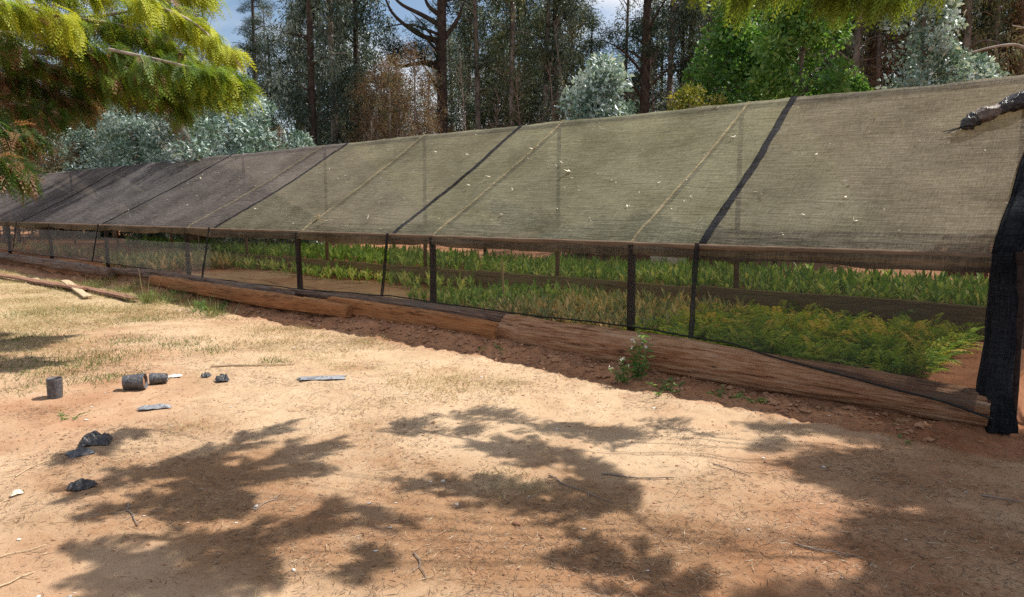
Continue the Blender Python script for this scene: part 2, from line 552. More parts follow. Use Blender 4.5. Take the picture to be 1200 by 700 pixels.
M['weed'] = leaf_mat("weed_leaves", [(0.0, (0.05, 0.12, 0.03)), (0.6, (0.13, 0.26, 0.06)), (1.0, (0.30, 0.38, 0.16))], trans=0.4)
M['straw'] = leaf_mat("dry_grass", [(0.0, (0.16, 0.10, 0.05)), (0.4, (0.36, 0.27, 0.14)), (0.8, (0.55, 0.46, 0.27)), (1.0, (0.22, 0.26, 0.08))], trans=0.25, objvar=0.0)
M['needle'] = leaf_mat("fallen_needles", [(0.0, (0.06, 0.035, 0.022)), (0.5, (0.17, 0.10, 0.06)), (0.85, (0.38, 0.27, 0.17)), (1.0, (0.5, 0.42, 0.3))], trans=0.1, objvar=0.0)
M['green_grass'] = leaf_mat("green_grass", [(0.0, (0.05, 0.08, 0.02)), (0.5, (0.13, 0.18, 0.05)), (1.0, (0.36, 0.33, 0.14))], trans=0.3, objvar=0.0)
M['dry_leaf'] = plain_mat("pale_dry_leaf", (0.504, 0.432, 0.312), (0.864, 0.792, 0.648), 30)
M['chip'] = plain_mat("pale_chip", (0.42, 0.37, 0.32), (0.75, 0.72, 0.68), 20)
M['clod'] = plain_mat("red_clod", (0.22, 0.10, 0.055), (0.42, 0.24, 0.14), 25)
M['petal'] = plain_mat("white_petal", (0.7, 0.66, 0.6), (0.85, 0.82, 0.78), 20)


def plastic(name, c1, c2, rough=0.38):
    t = NT(name)
    f_ = t.noise(t.obj(), 14, 6, 0.7, 0.8)
    c = t.ramp(f_, [(0.35, c1), (0.65, c2)])
    dust = t.ramp(t.noise(t.obj(), 40, 6, 0.7), [(0.5, (0, 0, 0)), (0.72, (0.55, 0.55, 0.55))])
    c = t.mix(dust, c, (0.30, 0.24, 0.19))
    b = t.n("ShaderNodeBsdfPrincipled", Base__Color=c, Roughness=rough, Normal=t.bump(f_, 0.9, 0.02))
    return t.finish(b.outputs[0])


M['bag'] = plastic("dusty_black_polybag", (0.03, 0.032, 0.038), (0.10, 0.105, 0.12))
M['bag_black'] = plastic("black_polythene", (0.012, 0.012, 0.015), (0.04, 0.04, 0.048), 0.3)
M['bag_grey'] = plastic("grey_polythene", (0.14, 0.145, 0.16), (0.34, 0.35, 0.38), 0.45)
M['bag_red'] = plastic("printed_sack", (0.07, 0.065, 0.062), (0.26, 0.19, 0.165), 0.5)
M['white_sheet'] = plain_mat("white_sheet", (0.6, 0.57, 0.52), (0.8, 0.78, 0.74), 6, 0.6, 0.1)
M['brown_sheet'] = plain_mat("brown_sheet", (0.13, 0.055, 0.035), (0.22, 0.10, 0.065), 6, 0.8, 0.1)


# ------------------------------------------------------------------ ground
def gz(s, v):
    s = np.asarray(s, float)
    v = np.asarray(v, float)
    z = 0.05 * fbm(s * 0.45 + 3, v * 0.45 + 8, 3) + 0.022 * fbm(s * 2.1, v * 2.1, 4, 0.6) + 0.010 * fbm(s * 8, v * 8, 4, 0.7)
    z = z - 0.05 * ss(-3, -1.5, v) * ss(4.0, 9.0, s) * 0.4
    end = ss(-0.12, 0.06, s)
    nb = 0.10 * fbm(s * 1.3 + 40, s * 0 + 2.0, 4, 0.6)
    lo = 0.03 + 0.08 * ss(1.5, 4.5, s)
    bank = ss(-0.80, -0.30, v + nb) * lo * end
    rough = ss(-1.0, -0.7, v) * (1 - ss(-0.25, -0.1, v)) * 0.07 * fbm(s * 5, v * 5, 5, 0.7)
    bed1 = ss(-0.28, -0.06, v) * np.maximum(0.26 - lo, 0.0) * end
    bed2 = ss(2.60, 2.66, v) * 0.20 * end
    bare = ss(-0.1, 0.1, v) * (1 - ss(2.4, 2.6, v)) * 0.05 * fbm(s * 1.6, v * 1.6, 3)
    back = 0.55 * ss(5.6, 10.5, v) + 0.3 * ss(10, 26, v) + 0.28 * ss(5.6, 9.0, v) * (1 - end)
    return z + bank + rough + bed1 + bed2 + bare * end + back


def spaced(segs):
    out = []
    for a, b, st in segs:
        out.append(np.arange(a, b, st))
    return np.concatenate(out + [[segs[-1][1]]])


sa = spaced([(-900, -100, 100), (-100, -20, 10), (-20, -3, 0.6), (-3, 6, 0.03), (6, 14, 0.06), (14, 30, 0.15), (30, 60, 1.0), (60, 160, 10), (160, 1200, 130)])
va = spaced([(-400, -60, 60), (-60, -12, 4), (-12, -7, 0.4), (-7, 0.3, 0.03), (0.3, 6, 0.07), (6, 12, 0.25), (12, 40, 1.0), (40, 140, 10), (140, 1200, 130)])
SS_, VV_ = np.meshgrid(sa, va, indexing='ij')
gb = MB()
grid(gb, SS_, -VV_, gz(SS_, VV_))
gme = gb.mesh("ground", M['ground'], smooth=True)
gme.flip_normals()


def fields(s, v):
    s = np.asarray(s, float)
    v = np.asarray(v, float)
    px_grass = 0
    # dry grass: broad zone at left in front of the logs, thinning towards the middle
    grass = -0.12 + ss(6.0, 11.5, s - 0.9 * (v + 3)) * (1 - ss(-0.75, -0.45, v)) * 0.85
    grass = np.maximum(grass, 0.42 * ss(-2.9, -2.0, v) * (1 - ss(-1.1, -0.8, v)) * ss(1.5, 3.5, s))
    grass = grass + 0.5 * np.exp(-(((s - 1.9) / 0.6) ** 2 + ((v + 3.3) / 0.5) ** 2))
    red = 0.30 + 0.75 * ss(-0.95, -0.6, v) + 0.30 * 0.7 * ss(3.5, 5.5, s - (v + 3.5) * 0.2) * (1 - ss(-3.6, -2.6, v)) - 0.35 * np.exp(-((s - 4) / 2.5) ** 2 - ((v + 2.6) / 1.1) ** 2)
    red = red + 0.2 * (1 - ss(0.2, 2.2, s))  # shaded right foreground: warm tone of the shade put into the earth colour
    red = red - 0.6 * ss(7.3, 8, s) * (1 - ss(15, 16, s)) * ss(-0.1, 0.2, v) * (1 - ss(2.2, 2.5, v))
    red = red + 0.5 * ss(5.6, 8, v)
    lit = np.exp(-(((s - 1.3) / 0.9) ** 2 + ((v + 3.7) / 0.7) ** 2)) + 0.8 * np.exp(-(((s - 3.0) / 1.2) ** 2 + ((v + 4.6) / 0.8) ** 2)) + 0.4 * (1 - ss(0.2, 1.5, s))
    return grass, red, lit


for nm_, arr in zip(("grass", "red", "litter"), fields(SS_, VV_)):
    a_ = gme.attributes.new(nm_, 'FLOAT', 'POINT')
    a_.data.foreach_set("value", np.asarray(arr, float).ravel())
ground = bpy.data.objects.new("ground", gme)
link(ground, None, A, THU, kind="structure")


def gw(s, v, dz=0.0):
    return W(s, v, gz(s, v) + dz)


def gp(x, y, dz=0.0):
    """world point on the modelled ground seen at photo pixel"""
    P = onz(x, y, 0.0)
    for _ in range(6):
        s, v = SV(P)
        P = onz(x, y, float(gz(s, v)))
    P[2] += dz
    return P


# ------------------------------------------------------------------ shade house
house = root("shade_house", "long low nursery shade house with olive shade cloth roof and netted sides", "shade house", A, THU)
S_END = 34.0
POSTS = [0.02, 3.27, 6.33, 9.5, 13.4, 17.5, 21.4, 25.2, 29.0, 33.0]
RH, RV, EH = 2.98, 2.72, 1.30
BV = 5.45
SP = 3.1


def sagf(s):
    """sag of cloth between rafters"""
    p = np.array(POSTS)
    i = np.clip(np.searchsorted(p, s) - 1, 0, len(p) - 2)
    t = np.clip((s - p[i]) / (p[i + 1] - p[i]), 0, 1)
    return np.sin(np.pi * t) ** 0.8


def roof_pt(s, t):
    """t: -0.12..0 lip, 0..1 front slope, 1..2 back slope (local coords s, -v, z)"""
    s, t = np.broadcast_arrays(np.asarray(s, float), np.asarray(t, float))
    tf = np.clip(t, 0, 1)
    tb = np.clip(t - 1, 0, 1)
    v = np.where(t <= 1, tf * RV, RV + tb * (BV - RV))
    z = np.where(t <= 1, EH + (RH - EH) * tf, RH - (RH - EH) * tb)
    sg = sagf(s)
    z = z - sg * 0.045 * (np.sin(np.pi * tf) * (t <= 1) + np.sin(np.pi * tb) * (t > 1)) - 0.035 * np.sin(np.pi * tf) - 0.02 * sg * (t >= 0.9)
    z = z - 0.032 * sg * np.exp(-np.clip(t, 0, 9) * 8)
    z = z + 0.012 * fbm(s * 1.1 + 5, t * 9, 3) + 0.009 * fbm(s * 4, t * 4 + s, 3) + 0.009 * fbm(s * 0.8 + t * 3, t * 26 + s * 1.5, 3)
    # lip hanging over the eave rail
    l = np.clip(-t, 0, 1)
    z = z - l * 1.0 * (1 + 0.25 * fbm(s * 1.4 + 9, s * 0 + 1, 3)) - 0.0
    v = v - 0.05 * np.sqrt(np.clip(l * 8, 0, 1)) + 0.03 * np.clip(l * 8 - 0.6, 0, 1) + 0.012 * fbm(s * 3, l * 6, 2) * (l > 0)
    # rounded edge
    z = z - 0.02 * np.exp(-(t / 0.02) ** 2)
    return np.stack([s, -v, z], -1)


STR = [(2.5, 2.77), (7.15, 7.21), (12.31, 11.9), (17.72, 16.7), (24.0, 23.4)]   # eave s, ridge s of the black straps


def strap_s(k, t):
    if k < 0:
        return np.full_like(np.asarray(t, float), -0.05)
    if k >= len(STR):
        return np.full_like(np.asarray(t, float), S_END)
    a, b = STR[k]
    tt = np.where(t <= 1, np.clip(t, 0, 1), 2 - t)
    return a + (b - a) * tt


tt_ = np.concatenate([[-0.012], np.linspace(0, 0.06, 4)[:-1], np.linspace(0.06, 1.0, 30), np.linspace(1.03, 2.0, 16), [2.1]])
cloths = ['cloth_a', 'cloth_b', 'cloth_c', 'cloth_d', 'cloth_d', 'cloth_d']
cl_lab = ["grey brown cloth panel at the near end", "pale olive cloth panel", "brown olive cloth panel", "dark purple grey cloth panel", "dark purple grey cloth panel", "dark purple grey cloth panel"]
for k in range(6):
    s0, s1 = strap_s(k - 1, tt_), strap_s(k, tt_)
    n = max(20, int((s1.mean() - s0.mean()) / 0.09))
    w = np.linspace(0, 1, n)
    S2 = s0[None, :] * (1 - w[:, None]) + s1[None, :] * w[:, None]
    T2 = np.broadcast_to(tt_[None, :], S2.shape)
    Pp = roof_pt(S2, np.minimum(T2, 2.0))
    Pp[..., 2] -= (T2 > 2.0) * 0.12
    mb = MB()
    grid(mb, Pp[..., 0], Pp[..., 1], Pp[..., 2])
    mb.obj("cloth_panel", M[cloths[k]], house, smooth=True, label=cl_lab[k])

tl_ = np.linspace(-0.14, 0.004, 12)
for k in range(6):
    s0, s1 = strap_s(k - 1, tl_), strap_s(k, tl_)
    n = max(20, int((s1.mean() - s0.mean()) / 0.06))
    w = np.linspace(0, 1, n)
    S2 = s0[None, :] * (1 - w[:, None]) + s1[None, :] * w[:, None]
    Pp = roof_pt(S2, np.broadcast_to(tl_[None, :], S2.shape))
    Pp[..., 1] += 0.004
    mb = MB()
    grid(mb, Pp[..., 0], Pp[..., 1], Pp[..., 2])
    mb.obj("hem_band", M['hem'], house, smooth=True)

# black straps along roof and down to the logs
ropez = [(-0.05, 0.12, -0.36), (0.3, 0.20, -0.36), (1.0, 0.27, -0.33), (1.6, 0.33, -0.26), (2.1, 0.40, -0.16), (3.3, 0.42, -0.07), (5, 0.41, -0.09), (7.1, 0.44, -0.1), (9.5, 0.38, -0.12), (12.3, 0.37, -0.14), (17, 0.42, -0.12), (24, 0.42, -0.1), (34, 0.42, -0.1)]
ra = np.array(ropez)


def rope_at(s):
    return np.interp(s, ra[:, 0], ra[:, 1]), np.interp(s, ra[:, 0], ra[:, 2])


def ribbon(mb, C, side, wd, lift, thick=0.012, a=0.5):
    """padded strip following C, `side` unit vectors across, lift = outward normals"""
    prof = np.array([-1, -0.9, -0.4, 0, 0.4, 0.9, 1.0])
    hh = np.array([0.0, 0.9, 0.55, 1.0, 0.6, 0.95, 0.0])
    Vv = C[:, None, :] + side[:, None, :] * (prof[None, :, None] * wd[:, None, None] / 2) + lift[:, None, :] * (hh[None, :, None] * thick + 0.004)
    m, n = len(C), len(prof)
    i = np.arange(m - 1)[:, None] * n
    j = np.arange(n - 1)[None, :]
    mb.add(Vv.reshape(-1, 3), np.stack([i + j, i + n + j, i + n + j + 1, i + j + 1], -1).reshape(-1, 4), a)


for k, (a, b) in enumerate(STR):
    mb = MB()
    t = np.linspace(0, 1.0, 60)
    s = strap_s(k, t) + 0.012 * fbm(t * 9 + k * 7, t * 0, 3)
    C = roof_pt(s, t)
    nl = np.array([0, 0.53, 0.85])
    wd = (0.085 if k == 0 else 0.07 if k == 1 else 0.06) * (1 + 0.25 * fbm(t * 13, t * 0 + k, 3))
    ribbon(mb, C, np.tile([1.0, 0, 0], (60, 1)), wd, np.tile(nl, (60, 1)))
    # hanging part
    zr, vr = rope_at(a)
    tz = np.linspace(0, 1, 30)
    zz = EH - 0.005 + (zr - EH) * tz
    off = (-0.04 if k == 0 else 0.02, 0.05, 0.12, 0.25, 0.3)[k] if k else -0.02
    sx = a + off * tz + 0.012 * fbm(tz * 6 + k, tz * 0 + 3, 3)
    vv = -0.075 + (vr + 0.02) * tz
    ribbon(mb, np.stack([sx, -vv, zz], -1), np.tile([1.0, 0, 0], (30, 1)), np.full(30, 0.05) * (1 + 0.3 * fbm(tz * 9, tz * 0 + k, 2)), np.tile([0, 1.0, 0], (30, 1)), 0.015)
    mb.obj("strap", M['strap'], house, smooth=True)

# pale seams where the cloth rides over each rafter
for k, (a, b) in enumerate([(3.29, 3.34), (6.32, 6.34), (9.4, 9.56), (13.35, 12.75), (17.5, 16.2), (21.3, 19.8)]):
    mb = MB()
    t = np.linspace(0.0, 1.0, 50)
    s = a + (b - a) * t + 0.006 * fbm(t * 8 + k * 3, t * 0, 3)
    C = roof_pt(s, t)
    wd = np.full(50, 0.05 if k in (1, 2, 3) else 0.035) * (1 + 0.5 * fbm(t * 10 + k, t * 0, 3))
    ribbon(mb, C, np.tile([1.0, 0, 0], (50, 1)), wd, np.tile([0, 0.53, 0.85], (50, 1)), 0.004)
    mb.obj("seam", M['seam'] if k in (1, 2, 3, 0) else M['cloth_c'], house, smooth=True)


def pole(mb, p0, p1, r0, r1, wob=0.015, n=10, m=14, rough=0.12):
    t = np.linspace(0, 1, m)[:, None]
    P = np.array(p0, float) * (1 - t) + np.array(p1, float) * t
    k = p0[0] * 1.7 + p0[1]
    P[:, 0] += wob * fbm(t[:, 0] * 3 + k, t[:, 0] * 0 + 1, 2)
    P[:, 1] += wob * fbm(t[:, 0] * 3 + k, t[:, 0] * 0 + 7, 2)
    tube(mb, P, np.linspace(r0, r1, m), n, rough=rough)


for i, s in enumerate(POSTS):
    if i:
        mb = MB()
        pole(mb, (s - random.uniform(-.02, .02), 0.0, -0.2 + gz(s, 0.1)), (s, 0.01, EH - 0.045), 0.046, 0.042)
        mb.obj("front_post", M['post'], house, smooth=True)
for s in (0.4, 3.44, 6.44, 9.59, 12.76, 16.2, 20.4, 24.3, 28.2, 32):
    mb = MB()
    pole(mb, (s, -RV, 0.3), (s, -RV, RH - 0.06), 0.038, 0.03)
    mb.obj("middle_post", M['rail'], house, smooth=True)
for s in (0.9, 4.08, 7.45, 10.7, 13.9, 17.2, 21.3, 25, 29, 33):
    mb = MB()
    pole(mb, (s, -BV, 0.3), (s, -BV, EH - 0.05), 0.045, 0.04)
    mb.obj("rear_post", M['post'], house, smooth=True)
SEAMS = [(3.29, 3.34), (6.32, 6.34), (9.4, 9.56), (13.35, 12.75), (17.5, 16.2), (21.3, 19.8)]
for (sa_, sb_) in SEAMS + [(25.2, 25.2), (29, 29), (33, 33)]:
    mb = MB()
    t = np.linspace(0.015, 0.985, 18)
    P = roof_pt(sa_ + (sb_ - sa_) * t, t) - np.array([0, 0.5, 0.85]) * 0.034
    tube(mb, P, 0.024, 8, rough=.1)
    mb.obj("rafter", M['rail'], house, smooth=True)
for (vv, zz) in ((0.0, EH - 0.045), (RV, RH - 0.07), (BV, EH - 0.05)):
    for i in range(len(POSTS) - 1):
        mb = MB()
        pole(mb, (POSTS[i] - 0.02, -vv, zz), (POSTS[i + 1] + 0.02, -vv, zz), 0.034, 0.028, 0.02, 8, 10)
        mb.obj("rail", M['rail'], house, smooth=True)

# side nets between the posts
nets = [(0.1, 2.5, 1.19, 'net_dark'), (2.5, 7.15, 1.24, 'net_mid'), (7.15, 9.4, 0.60, 'net_mid'), (9.4, 12.31, 1.24, 'net_mid'), (12.31, 17.7, 1.0, 'net_pale'), (17.7, 24.0, 1.12, 'net_pale'), (24.0, 33.9, 1.15, 'net_pale')]
for (s0, s1, zt, m_) in nets:
    n = int((s1 - s0) / 0.08)
    s = np.linspace(s0, s1, n)[:, None]
    t = np.linspace(0, 1, 16)[None, :]
    zb, vb = rope_at(s)
    top = zt - 0.02 * np.sin(np.pi * (s - s0) / (s1 - s0)) + 0.012 * fbm(s * 2, s * 0, 2)
    Z = top + (zb - top) * t
    Vn = -0.062 + (vb + 0.062) * t ** 2.2 + 0.012 * fbm(s * 2.5, t * 3, 3) * np.sin(np.pi * t)
    mb = MB()
    grid(mb, np.broadcast_to(s, Z.shape), -Vn, Z)
    mb.obj("side_net", M[m_], house, smooth=True)
mb = MB()
s = np.concatenate([np.linspace(-0.02, 9.4, 160), np.linspace(9.5, 33.8, 150)])
zb, vb = rope_at(s)
tube(mb, np.stack([s, -vb, zb + 0.01 * fbm(s * 2, s * 0, 3)], -1), 0.009, 6)
mb.obj("hem_rope", M['rope'], house, smooth=True)
# rear net
mb = MB()
s = np.linspace(0.2, 33, 200)[:, None]
t = np.linspace(0, 1, 4)[None, :]
grid(mb, np.broadcast_to(s, (200, 4)), np.full((200, 4), -BV - 0.06), 1.2 - 0.22 * t + 0 * s)
mb.obj("rear_net", M['net_mid'], house)

# net added under the gable to shade the near end of the beds
mb = MB()
vv_ = np.linspace(0.12, BV - 0.05, 40)[:, None]
tq = np.linspace(0, 1, 8)[None, :]
topz = np.where(vv_ < RV, EH + (RH - EH) * vv_ / RV, RH - (RH - EH) * (vv_ - RV) / (BV - RV)) - 0.06
Zq = topz + (0.30 - topz) * tq
grid(mb, -0.02 + 0.015 * fbm(vv_ * 2, tq * 3, 3), -vv_ + 0 * tq, Zq)
mb.obj("added_shading_net", M['net_dark'], house, smooth=True)

# gathered black end curtain: along the end rafter and down over the corner post
mb = MB()
n = 46
th = np.linspace(0, 2 * np.pi, 28, endpoint=False)


def lump(P, R, flat, seed, T):
    T = nrm(np.stack([np.convolve(np.pad(T[:, i], 5, mode='edge'), np.ones(11) / 11, 'valid') for i in range(3)], -1))
    X = np.array([1.0, 0, 0])
    X = nrm(X - (T @ X)[:, None] * T)
    Y = np.cross(T, X)
    L = np.linspace(0, 1, len(P))[:, None]
    rr = R[:, None] * (1 + 0.14 * np.sin(th[None, :] * 7 + seed + L * 3) + 0.12 * fbm(np.cos(th)[None, :] * 2 + seed, np.sin(th)[None, :] * 2 + L * 5, 3))
    Vv = P[:, None, :] + rr[..., None] * (np.cos(th)[None, :, None] * X[:, None, :] + flat * np.sin(th)[None, :, None] * Y[:, None, :])
    m, q = len(P), len(th)
    i = np.arange(m - 1)[:, None] * q
    j = np.arange(q)[None, :]
    k = (j + 1) % q
    mb.add(Vv.reshape(-1, 3), np.stack([i + j, i + k, i + q + k, i + q + j], -1).reshape(-1, 4))
    mb.add(Vv[0], np.arange(q)[None, ::-1])
    mb.add(Vv[-1], np.arange(q)[None, :])


tr_ = np.linspace(1.0, 0.0, 26)
path = roof_pt(np.full(26, 0.04), tr_)
path[:, 0] += 0.01 * fbm(tr_ * 5, tr_ * 0, 2)
zz = np.linspace(EH - 0.03, 0.0, 30)
pv = np.stack([0.02 + 0.02 * fbm(zz * 3, zz * 0 + 4, 2) - 0.03 * ss(0.5, 0, zz), np.full(30, 0.03) + 0.17 * ss(0.75, 0.15, zz) + 0.02 * fbm(zz * 3, zz * 0, 2), zz], -1)
P_ = np.vstack([path, pv[1:]])
R_ = np.concatenate([np.full(26, 0.098) * (1 + 0.2 * fbm(tr_ * 5, tr_ * 0, 2)), 0.09 + 0.015 * ss(0.9, 0.1, zz[1:]) + 0.015 * ss(0.15, 0.0, zz[1:])])
P_ = np.vstack([P_[:1], (P_[:-2] + P_[1:-1] + P_[2:]) / 3, P_[-1:]])
P_[:, 2] = np.maximum(P_[:, 2], 0.0)
lump(P_, R_, 0.8, 2.0, nrm(np.gradient(P_, axis=0)))
mb.obj("end_curtain", M['black_net'], house, smooth=True, label="black net end curtain gathered round the corner post")
mb = MB()
pole(mb, (-0.05, 0.0, -0.15), (-0.05, 0.0, EH), 0.055, 0.05)
mb.obj("corner_post", M['post'], house, smooth=True)
mb = MB()
pole(mb, (-0.30, -0.6, -0.1), (-0.30, -0.6, 1.62), 0.02, 0.018, 0.01)
mb.obj("brace_pole", M['trunk_pale'], house, smooth=True, label="thin pale pole behind the curtain")

# ------------------------------------------------------------------ logs, beams, planks
def log(name, label, pts, R, mat_, n=88, rough=0.16, square=0.0, squash=1.0, grp=None, cat="log"):
    """pts in (s, v, z); built in a frame whose x runs along the house"""
    pts = np.array(pts, float)
    P = smooth_path(pts, max(24, int(np.linalg.norm(pts[-1] - pts[0]) / 0.05)))
    m = len(P)
    Rr = np.interp(np.linspace(0, 1, m), np.linspace(0, 1, len(R)), R)
    o0 = P[0].copy()
    Pl = P - o0
    Pl[:, 1] *= -1
    th = np.linspace(0, 2 * np.pi, n, endpoint=False)
    L = Pl[:, 0][:, None]
    sd_ = o0.sum() * 5.1
    base = 1.0 / np.maximum(np.abs(np.cos(th)), np.abs(np.sin(th))) ** square
    rr = Rr[:, None] * base[None, :]
    rr = rr * (1 + rough * 0.8 * fbm(np.cos(th)[None] * 1.2 + L * 0.9 + sd_, np.sin(th)[None] * 1.2 + L * 0.5, 3))
    rr = rr + 0.035 * rough * 4 * np.minimum(0, fbm(np.cos(th)[None] * 5 + L * 0.5 + sd_, np.sin(th)[None] * 5 + sd_, 3)) * Rr[:, None] * 4
    rr = rr + 0.008 * fbm(np.cos(th)[None] * 9 + L * 1.5, np.sin(th)[None] * 9 + sd_, 3)
    # drying cracks running along the grain
    ck = fbm(th[None] * 7.5 + 0.35 * np.sin(L * 1.3 + sd_) + sd_, L * 0.75 + th[None], 3, 0.6)
    crk = np.clip(1 - np.abs(ck) * 11, 0, 1) * ss(-.25, .25, fbm(L * .9 + sd_, th[None] * 1.5, 3))
    rr = rr - (0.026 if square < .5 else 0.014) * crk - 0.006 * np.abs(fbm(th[None] * 16 + sd_, L * 1.6, 3, .6))
    Y = rr * np.cos(th)[None]
    Z = rr * np.sin(th)[None] * squash
    Vv = np.stack([Pl[:, 0][:, None] + 0 * Y, Pl[:, 1][:, None] + Y, Pl[:, 2][:, None] + Z], -1)
    Vv[0, :, 0] += 0.02 * fbm(th * 2, th * 0, 3)
    Vv[-1, :, 0] += 0.03 * fbm(th * 2, th * 0 + 5, 3)
    mb = MB()
    i = np.arange(m - 1)[:, None] * n
    j = np.arange(n)[None, :]
    k = (j + 1) % n
    mb.add(Vv.reshape(-1, 3), np.stack([i + j, i + n + j, i + n + k, i + k], -1).reshape(-1, 4), (0.5 + 0.5 * crk).ravel())
    for r, sg in ((0, 1), (m - 1, -1)):
        c = Vv[r].mean(0)
        ring = np.vstack([Vv[r], c])
        f_ = np.stack([np.arange(n), (np.arange(n) + 1) % n, np.full(n, n)], -1)
        mb.add(ring, f_ if sg > 0 else f_[:, ::-1])
    return mb.obj(name, mat_, None, smooth=True, loc=W(*o0), rz=THU, label=label, category=cat, **({'group': grp} if grp else {}))


log("retaining_log", "thick cracked brown log under the near end of the netting", [(0.02, -0.19, 0.15), (1.2, -0.17, 0.175), (2.5, -0.17, 0.19), (3.8, -0.16, 0.20), (4.88, -0.15, 0.215)], [0.135, 0.17, 0.19, 0.195, 0.185], M['log'], n=110, rough=0.2)
log("squared_beam", "squared orange brown beam left of the thick log, behind the small peg", [(4.93, -0.20, 0.19), (6.2, -0.22, 0.22), (8.3, -0.22, 0.24)], [0.085, 0.09, 0.09], M['beam'], square=0.8, rough=0.08, squash=1.25, cat="beam")
log("weathered_log", "flat weathered log lying on top of the squared orange beam", [(4.95, -0.06, 0.33), (6.5, -0.07, 0.34), (8.0, -0.10, 0.34), (9.6, -0.12, 0.33)], [0.09, 0.10, 0.09, 0.08], M['grey_log'], rough=0.3, squash=0.7)
log("squared_beam", "long orange brown beam over the eroded red bank, in the middle of the log row", [(7.7, -0.34, 0.20), (9.8, -0.42, 0.21), (12.0, -0.38, 0.22), (14.4, -0.28, 0.22)], [0.08, 0.10, 0.10, 0.09], M['beam'], square=0.6, rough=0.14, squash=1.15, cat="beam")
log("weathered_log", "dark grey split log resting behind the long orange beam", [(9.3, -0.16, 0.29), (11.5, -0.18, 0.29), (14, -0.18, 0.31), (16.6, -0.2, 0.30)], [0.09, 0.12, 0.12, 0.10], M['grey_log'], rough=0.35, squash=0.75)
log("weathered_log", "far grey log in the row, at the left edge of the photo", [(16.4, -0.32, 0.26), (20, -0.34, 0.27), (25, -0.3, 0.28), (32, -0.3, 0.28)], [0.11, 0.14, 0.13, 0.12], M['grey_log'], rough=0.35, squash=0.85)
mb = MB()
tube(mb, [(0, 0, -0.08), (0.004, 0.0, 0.1), (0.0, 0.0, 0.26)], [0.02, 0.022, 0.02], 8, rough=0.1)
P = W(4.86, -0.40, 0.02)
mb.obj("wooden_peg", M['beam'], None, smooth=True, loc=P, label="short wooden peg hammered in where two logs meet", category="peg")
mb = MB()
tube(mb, [(0, 0, 0.2), (0.004, 0.0, 0.5), (-0.02, 0.01, 0.92)], [0.013, 0.013, 0.012], 8)
mb.obj("bamboo_stake", M['pale_board'], None, smooth=True, loc=W(6.2, 1.2, 0), label="thin pale stake standing among the seedlings behind a post", category="stake")


def plank(name, label, s0, s1, v, z0, z1, th_=0.04, m_='plank', zz0=None, grp=None):
    L = s1 - s0
    n = int(L / 0.12) + 2
    x = np.linspace(0, L, n)
    top = (z1 - z0) + 0.012 * fbm(x * 1.5 + s0, x * 0, 3)
    y0 = 0.02 * fbm(x * 0.6 + s0, x * 0 + 3, 2)
    ring = np.stack([np.stack([x, y0 - th_ / 2, 0 * x], -1), np.stack([x, y0 + th_ / 2, 0 * x], -1), np.stack([x, y0 + th_ / 2, top - .006], -1), np.stack([x, y0 + th_ / 2 - .006, top], -1), np.stack([x, y0 - th_ / 2 + .006, top], -1), np.stack([x, y0 - th_ / 2, top - .006], -1)], 1)
    q = 6
    mb = MB()
    i = np.arange(n - 1)[:, None] * q
    j = np.arange(q)[None, :]
    k = (j + 1) % q
    mb.add(ring.reshape(-1, 3), np.stack([i + j, i + n * 0 + k, i + q + k, i + q + j], -1).reshape(-1, 4)[:, ::-1])
    mb.add(ring[0], np.arange(q)[None, :])
    mb.add(ring[-1], np.arange(q)[None, ::-1])
    return mb.obj(name, M[m_], None, loc=W(s0, v, z0), rz=THU, label=label, category="plank", **({'group': grp} if grp else {}))


plank("bed_plank", "long grey timber edging board of the second seed bed, near end", -0.05, 3.9, 2.62, 0.28, 0.60)
plank("bed_plank", "timber edging board of the second seed bed, behind the middle posts", 3.93, 8.1, 2.60, 0.28, 0.58)
plank("bed_plank", "dark far timber edging board of the second seed bed, above bare soil", 8.15, 14.0, 2.62, 0.28, 0.56)
plank("bed_plank", "farthest edging board of the second seed bed, at the left", 14.05, 22.0, 2.62, 0.28, 0.55)

# boards lying on the ground at the left
def flat_board(name, label, p0, p1, wd, th_, m_, lift=0.02, curl=0.02):
    p0, p1 = np.array(p0, float), np.array(p1, float)
    d = p1 - p0
    L = np.linalg.norm(d[:2])
    ang = math.atan2(d[1], d[0])
    n = 30
    x = np.linspace(0, L, n)
    zc = (d[2] / L) * x + lift + curl * fbm(x * 1.2 + p0[0], x * 0, 3)
    w0 = wd / 2 * (1 + 0.25 * fbm(x * 1.5 + 4, x * 0 + p0[1], 3))
    yc = 0.04 * fbm(x * 0.8, x * 0 + 9, 2)
    ring = np.stack([np.stack([x, yc - w0, zc], -1), np.stack([x, yc + w0, zc + .01], -1), np.stack([x, yc + w0 * .9, zc + th_], -1), np.stack([x, yc, zc + th_ * 1.4], -1), np.stack([x, yc - w0 * .9, zc + th_], -1)], 1)
    q = 5
    mb = MB()
    i = np.arange(n - 1)[:, None] * q
    j = np.arange(q)[None, :]
    k = (j + 1) % q
    mb.add(ring.reshape(-1, 3), np.stack([i + j, i + k, i + q + k, i + q + j], -1).reshape(-1, 4)[:, ::-1])
    mb.add(ring[0], np.arange(q)[None, :])
    mb.add(ring[-1], np.arange(q)[None, ::-1])
    return mb.obj(name, M[m_], None, loc=p0, rz=ang, label=label, category="board")


flat_board("slab_board", "long brown bark slab lying in front of the far logs at left", gp(-30, 320, 0.02), gp(100, 343, 0.03), 0.22, 0.04, 'slab')
flat_board("slab_board", "reddish bark slab ending beside a tuft of grass", gp(84, 338, 0.03), gp(160, 355, 0.03), 0.20, 0.04, 'slab')
flat_board("pale_board", "short pale split board propped against the bark slab", gp(78, 336, 0.08), gp(104, 351, 0.0), 0.16, 0.025, 'pale_board', 0.03)

